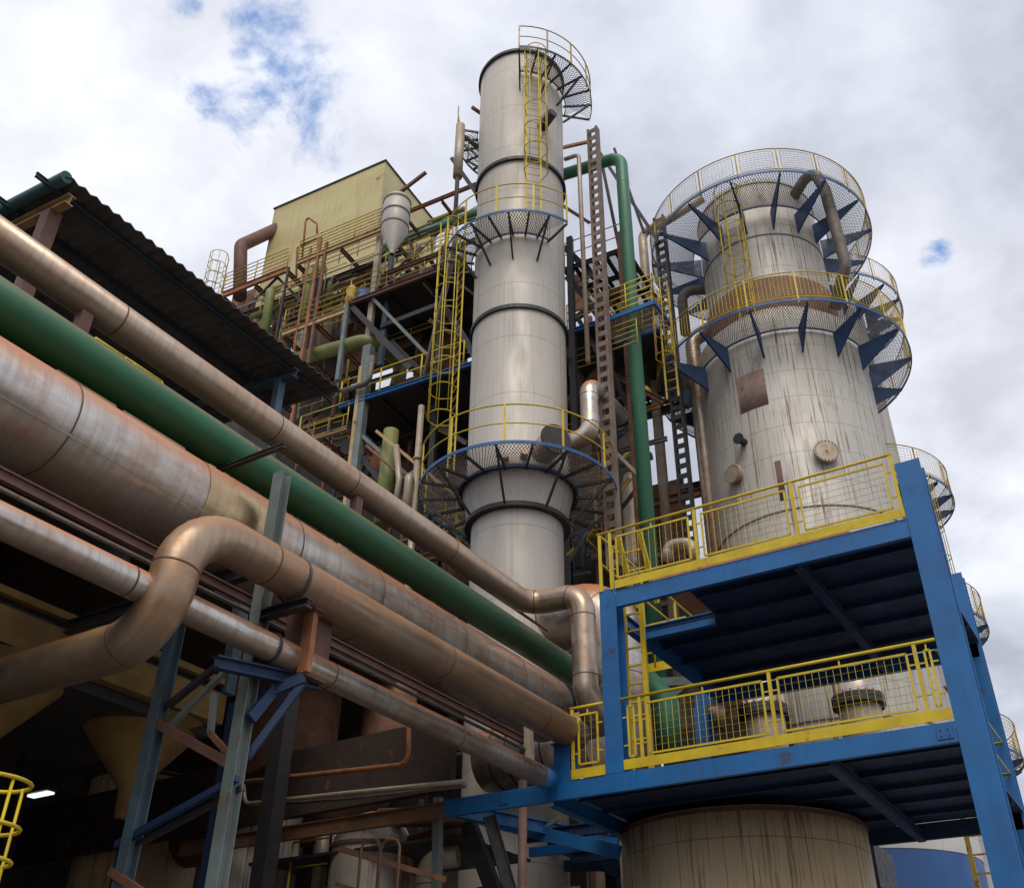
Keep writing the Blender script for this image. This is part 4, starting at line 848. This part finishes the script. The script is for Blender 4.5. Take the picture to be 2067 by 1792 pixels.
# rusty railing with hoops
q=thing('hooped_railing','rusty railing with two hooped ladder tops near the picture bottom','railing',P(700,1720,y=12.2))
a=P(685,1712,y=12.2); e_=P(900,1775,y=12.9); b=MB(); b.bar(a,e_,.06,.08); b.bar(a-UP*.5,e_-UP*.5,.05,.06); b.build('rails',BANDB,q)
for u in (735,760,782,800):
    p=P(u,1705 if u in(735,760) else 1700,y=12.0); 
for u0,u1 in ((728,766),(768,806)):
    p0=P(u0,1790,y=12);p1=P(u0,1722,y=12);p2=P(u1,1722,y=12);p3=P(u1,1800,y=12); b=MB(); b.tube(fillet([Vector((p1.x,12,p1.z-1.6)),Vector((p1.x,12,p1.z+.18)),Vector((p2.x,12,p1.z+.18)),Vector((p2.x,12,p1.z-1.6))],.16),.022,8); b.build('hoop',BANDB,q)
q=thing('yellow_railing','small yellow railing by the two pale pipes','railing',P(590,1760,y=15))
b=MB(); a=P(592,1700,y=14.8); 
for k in range(3): b.tube([a-UP*.45*k,a-UP*.45*k+Vector((.9,0,0))],.02,6)
b.tube([a,a-UP*1.6],.025,6); b.build('railing',YELR,q)
# striped sheet wall and machines in the middle distance
q=thing('sheet_building','rust striped pale sheet building far behind under the rack','building',(-11.5,24,0))
b=MB(); b.box((-14.5,23.0,0),(-8.8,23.3,8.2)); b.build('wall',mat('striped_sheet',(.44,.38,.29),.7,col2=(.34,.27,.19),nscale=1.2,streak=1,streakcol=(.20,.09,.04),stretch=(1,1,.1),rust=.25,seam=(.8,90)),q)
for k in range(11): x=-14.4+k*.55; b=MB(); b.box((x,22.9,0),(x+.08,22.997,8.2)); b.build('rib',BANDB if k%3 else PALE,q)
bx(q,'dark_opening',(-14.5,22.85,5.4),(-12.3,22.897,7.9),BLK)  # flat black panel stands in for the unlit inside
c=polar(-31.0,21.5)
q=thing('silver_drum','ribbed silver drum lying under the far end of the biggest duct','vessel',(-10.3,18.5,7.0)); b=MB(); b.tube([(-11.6,17.4,7.6),(-9.0,17.4,7.6)],.62,40); b.build('shell',LAG,q); b=MB(); [b.tube([(x,17.4,7.6),(x+.03,17.4,7.6)],.632,40) for x in (-11.2,-10.8,-10.4,-10,-9.6)]; b.build('bands',DRK,q) if False else None
for x in (-11.2,-10.8,-10.4,-10,-9.6): MB().tube([(x,17.4,7.6),(x+.03,17.4,7.6)],.632,40).build('band',DRK,q)
q=thing('blue_machine','dark blue machine housing at the bottom under the blue beam','machine',(-9.5,17,0)); bx(q,'housing',(-10.4,16.4,0),(-8.9,17.6,4.2),TBLU); bx(q,'cap',(-10.5,16.3,4.2),(-8.8,17.7,4.3),DRK); railrun(q,[(-10.4,16.3,4.3),(-8.9,16.3,4.3)],.5,1,.7,ORU,.02)
q=thing('green_machine','rusty green drum with pipes behind the grey post','machine',(-11.2,16.8,0)); MB().lathe([(.45,0),(.45,4.9),(.3,5.1),(0,5.15)],32,(-11.3,17.2)).build('drum',GRUST,q); MB().tube(fillet([(-11.3,16.7,4.4),(-11.3,16.2,4.4),(-11.3,16.2,2)],.2),.12,14).build('outlet',GRUST,q)
q=thing('navy_understructure','navy steel girders and braces beneath the blue lower deck','frame',(-8.5,17,0))
for (u0,v0,u1,v1,y_,m_,w_) in ((925,1640,1250,1720,16,BLUE,.22),(1070,1720,1250,1700,17,BLUE,.16),(945,1660,1010,1830,15,DRK,.26),(1080,1680,1130,1650,16,GREY,.07),(1080,1690,1250,1760,18.5,NAVY,.2),(980,1750,1250,1745,19,NAVY,.2),(1140,1640,1250,1690,20,GREY,.1)):
    b=MB(); b.bar(P(u0,v0,y=y_),P(u1,v1,y=y_),w_*.6,w_); b.build('brace',m_,q)
for x,y in ((-8.9,19),(-9.9,19.2),(-8.8,21.5)): bx(q,'column',(x,y,0),(x+.25,y+.25,5.6),NAVY)
# things seen between the two blue decks
pipe('green_pipe','green curved pipe behind the left part of the lower blue railing',[P(1300,1370,y=20.3),P(1345,1420,y=20.3),P(1352,1520,y=20.3)],.5,.30,GRNV,(),20)
pipe('brown_pipe','short brown elbow between the two blue decks left of the flanged ducts',[P(1495,1400,y=20),P(1450,1420,y=20),P(1445,1470,y=20)],.3,.22,LAGT,(),20)
tag(MB().bar(P(1290,1380,y=20.9),P(1405,1375,y=20.9),.2,.2).bar(P(1330,1430,y=20.9),P(1400,1370,y=20.9),.14,.14).build('grey_girder',GREY),'grey green girder ends behind the hatch ladder','beam')
tag(MB().box((-6.95,20.6,5.0),(-6.55,20.9,8.6)).build('post',BLUE),'blue post standing behind the lower railing between the decks','post')
q=thing('dark_pump_skid','dark cluster of pumps and thin pipes behind the lower blue deck','machine',(-6.5,21.6,5.5))
MB().tube([(-9.2,21.6,6.5),(-6.0,21.6,6.5)],.42,24).build('drum',DRK,q); bx(q,'skid_base',(-9.4,21.0,5.2),(-5.0,22.4,6.0),DRK); bx(q,'screen',(-9.9,22.45,4.0),(-6.7,22.5,9.3),WALLD); MB().lathe([(.35,5.6),(.35,7.3),(0,7.6)],24,(-5.8,21.7)).build('casing',DRK,q)
for i in range(7): x=-8.3+i*.42; MB().tube(fillet([(x,21.2,5.2),(x,21.2,7.2+.2*(i%3)),(x+.4,21.5,7.2+.2*(i%3))],.1),.035,8).build('thin_line',(PALE,RSTEEL,GREY)[i%3],q)
# beam strip at the column foot
tag(MB().box((-7.9,20.0,12.0),(-4.1,20.25,12.16)).build('plate_edge',SALM),'salmon coloured plate edge at the foot of the big rusty column','plate') if False else None
q=thing('column_base_deck','salmon plated deck behind the upper blue railing','platform',(-6,20.5,0)); a=P(1315,1168,y=19.9); e_=P(1715,1088,y=19.9); e_.z+=.24
bx(q,'deck_plate',(a.x,19.9,e_.z-.12),(e_.x,22.5,e_.z),SALM); bx(q,'edge_strip',(a.x,19.86,e_.z-.3),(e_.x,19.897,e_.z+.04),SALM)
pipe('grey_pipe','small grey U bent pipe behind the upper blue railing',[P(1345,1130,y=20.2),P(1350,1098,y=20.2),P(1395,1095,y=20.2),P(1402,1130,y=20.2)],.22,.13,PALE,(),14)
stair=thing('yellow_landing','yellow landing edge and posts behind the hatch ladder','platform',(-7.4,19.8,7.2)); a=P(1290,1352,y=19.6); b=MB(); b.box((a.x-.4,19.6,a.z-.1),(a.x+1.2,19.63,a.z+.1)); b.build('kick_plate',YEL,stair); railrun(stair,[(a.x-.4,19.6,a.z),(a.x+1.2,19.6,a.z)],1.0,2,.8,YEL,.02)

# unseen walls added behind the viewpoint to darken the yard
q=thing('yard_shade_wall','added dark walls behind the viewpoint that shade the yard','building',(0,-9,0))
bx(q,'wall',(-10.5,-9.4,0),(9,-9,4.2),WALLD); bx(q,'wall',(9,-9.4,0),(9.4,6,3.6),WALLD)

# dark panels added for the shade behind the decks, plus dense fill
q=thing('dark_backdrop','added dark backdrop panels far behind the decks and slender tower','building',(-20,29,0))
def prect(u0,v0,u1,v1,c,m,nm='backdrop_panel',par=None,th=.06):
    a=P(u0,v0,c=c); e_=P(u1,v1,c=c); b=MB(); z0=min(a.z,e_.z); z1=max(a.z,e_.z); zc=(z0+z1)/2
    b.bar(Vector((a.x,a.y,zc)),Vector((e_.x,e_.y,zc)),th,z1-z0); return b.build(nm,m,par or q)
prect(560,905,1330,1500,29.0,WALLD); prect(540,845,745,900,29.2,WALLD); prect(752,790,930,903,29.4,WALLD); prect(640,760,700,840,29.1,WALLD); prect(1140,700,1225,900,29.3,WALLD); prect(1240,745,1300,905,29.3,WALLD)
for (u0,v0,u1,v1,c_,m_) in ((785,640,850,690,24.5,BANDB),(850,665,925,730,25.0,BANDB),(862,590,915,640,25.2,RSTEEL),(650,590,700,650,25.2,RSTEEL),(570,640,620,690,25,BANDB),(1150,560,1190,620,26,RSTEEL),(1150,930,1215,1010,25,RSTEEL),(1160,1040,1200,1120,25,DRK),(690,890,745,960,24,DRK),(765,885,840,985,25.5,BANDB)):
    prect(u0,v0,u1,v1,c_,m_,'duct_panel')
rn=random.Random(11)
q=thing('rear_pipe_bundle','tangle of thin rusty pipes and braces in the dark below the rear decks','pipes',(-16,24,8))
for i in range(120):
    u=rn.uniform(590,1290); 
    if 935<u<1150: continue
    v=rn.uniform(760,1180); c_=rn.uniform(23,28); L0=rn.uniform(.8,3.2); a=P(u,v,c=c_)
    d=rn.choice([UP,UP,BX,BX,(BX+UP*.8).normalized(),(BX-UP*.8).normalized(),BY]); m_=rn.choice([RSTEEL,BANDB,DRK,PALE,GREY,RSTEEL,BRN,YELR])
    MB().tube([a-d*L0/2,a+d*L0/2],rn.choice([.04,.06,.09,.14]),8).build('pipe_run',m_,q)
q=thing('upper_pipe_bundle','tangle of small pipes and valves behind the upper deck railings','pipes',(-20,24,18))
for i in range(170):
    u=rn.uniform(470,910); v0=700-.42*(u-450); v=v0+rn.uniform(-75,60); c_=rn.uniform(22.6,25.5); L0=rn.uniform(.5,2.0); a=P(u,v,c=c_)
    d=rn.choice([UP,UP,UP,BX,BX,(BX+UP*.7).normalized()]); m_=rn.choice([ORU,OLIVE,RSTEEL,PALE,GBLUE,BANDB,OLIVE,GREY])
    MB().tube([a-d*L0/2,a+d*L0/2],rn.choice([.03,.04,.05,.07,.12]),8).build('pipe_run',m_,q)
# tray and walkway behind the green rack pipe
q=thing('cable_tray','pale beige tray edges between the green rack pipe and the biggest duct','tray',(-10.4,6,9.3))
for u0,v0,u1,v1 in ((120,744,233,828),(250,838,368,932),(420,972,470,1012),(475,1010,545,1060)):
    a=P(u0,v0,x=-10.35); e_=P(u1,v1,x=-10.35); b=MB(); b.box((-10.9,a.y,9.33),(-10.35,e_.y,9.41)); b.build('tray_cover',mat('beige_tray',(.62,.50,.27),.6),q)
q=thing('walkway_railing','yellow walkway railing peeping between the green pipe and the topmost pipe','railing',(-11.2,6,8.9))
for u,v in ((140,652),(232,700),(290,738),(420,845),(505,905)):
    a=P(u,v+9,x=-11.2); railrun(q,[(-11.2,a.y-.35,a.z-1.1),(-11.2,a.y+.35,a.z-1.1)],1.1,1,.7,YEL,.025)

# more structure depth: bays, stub rails and plates around the decks
q=bpy.data.objects['process_structure']
for (u0,v0,u1,v1,c_,m_) in ((700,645,792,742,26.5,BANDB),(600,660,700,770,26.8,WALLD),(860,730,940,800,26.5,WALLD),(815,560,935,640,26,WALLD),(470,600,560,650,26,BANDB),(560,600,640,660,26.4,WALLD)):
    prect(u0,v0,u1,v1,c_,m_,'cladding_panel',q)
rn=random.Random(5)
for i in range(34):
    u=rn.uniform(600,920) if i%3 else rn.uniform(1150,1300); v=rn.uniform(600,1120); c_=rn.uniform(22.2,25); a=P(u,v,c=c_); L0=rn.uniform(1,3)
    d=rn.choice([BX,BX,UP,(BX+UP).normalized(),(BX-UP).normalized(),BY]); m_=rn.choice([TAN,RSTEEL,GREY,GBLUE,ORU,DRK,BANDB])
    b=MB(); b.ibeam(a-d*L0/2,a+d*L0/2,.10,.14,up=UP if d!=UP else BY); b.build('stub_beam',m_,q)
for (u0,v0,u1,v1,c_) in ((600,905,690,872,23.5),(1150,985,1210,960,23),(860,1075,935,1055,23),(595,955,700,915,24),(1155,1100,1215,1075,24),(650,640,700,618,23.5)):
    a=P(u0,v0,c=c_); e_=P(u1,v1,c=c_); e_.z=a.z; railrun(q,[a,e_],1.0,2,.8,YELR,.022)
# lap seams and straps on the biggest duct and front pipe
q=bpy.data.objects['lagged_duct']
b=MB(); a=R(-28); px_=-9.14+.588*math.cos(a); pz_=7.72+.588*math.sin(a)
b.bar((px_,-2,pz_),(px_,15.5,pz_),.03,.008,Vector((math.cos(a),0,math.sin(a)))); b.build('lap_seam',LAG,q)
q=bpy.data.objects['rack_frame']
for (x,z,r_) in ((-7.83,6.70,.25),(-8.05,5.916,.16)):
    b=MB(); b.tube([(x+(r_+.012)*math.cos(R(t_)),7.62,z+(r_+.012)*math.sin(R(t_))) for t_ in range(0,360,15)],.014,6,closed=True); b.build('pipe_strap',DRK,q)
b=MB(); b.ibeam((-8.35,7.62,6.36),(-7.55,7.62,6.36),.12,.12); b.build('cross_beam',DRK,q)

q=bpy.data.objects['process_structure']
for (u0,v0,u1,v1,c_,m_) in ((520,650,640,605,22.8,YELR),(560,702,690,655,22.6,YELR),(705,565,905,482,23.5,YELR),(610,560,760,500,23,ORU),(780,700,930,640,24,YELR),(1150,620,1205,598,22.5,YELR),(1150,760,1210,738,22.5,YELR),(600,835,700,800,24,YELR),(850,1100,940,1075,22,YELR)):
    a=P(u0,v0,c=c_); e_=P(u1,v1,c=c_); e_.z=a.z; railrun(q,[a,e_],1.0,3,1.0,m_,.02)

q=bpy.data.objects['dark_backdrop']; prect(380,815,600,1500,29.3,WALLD)
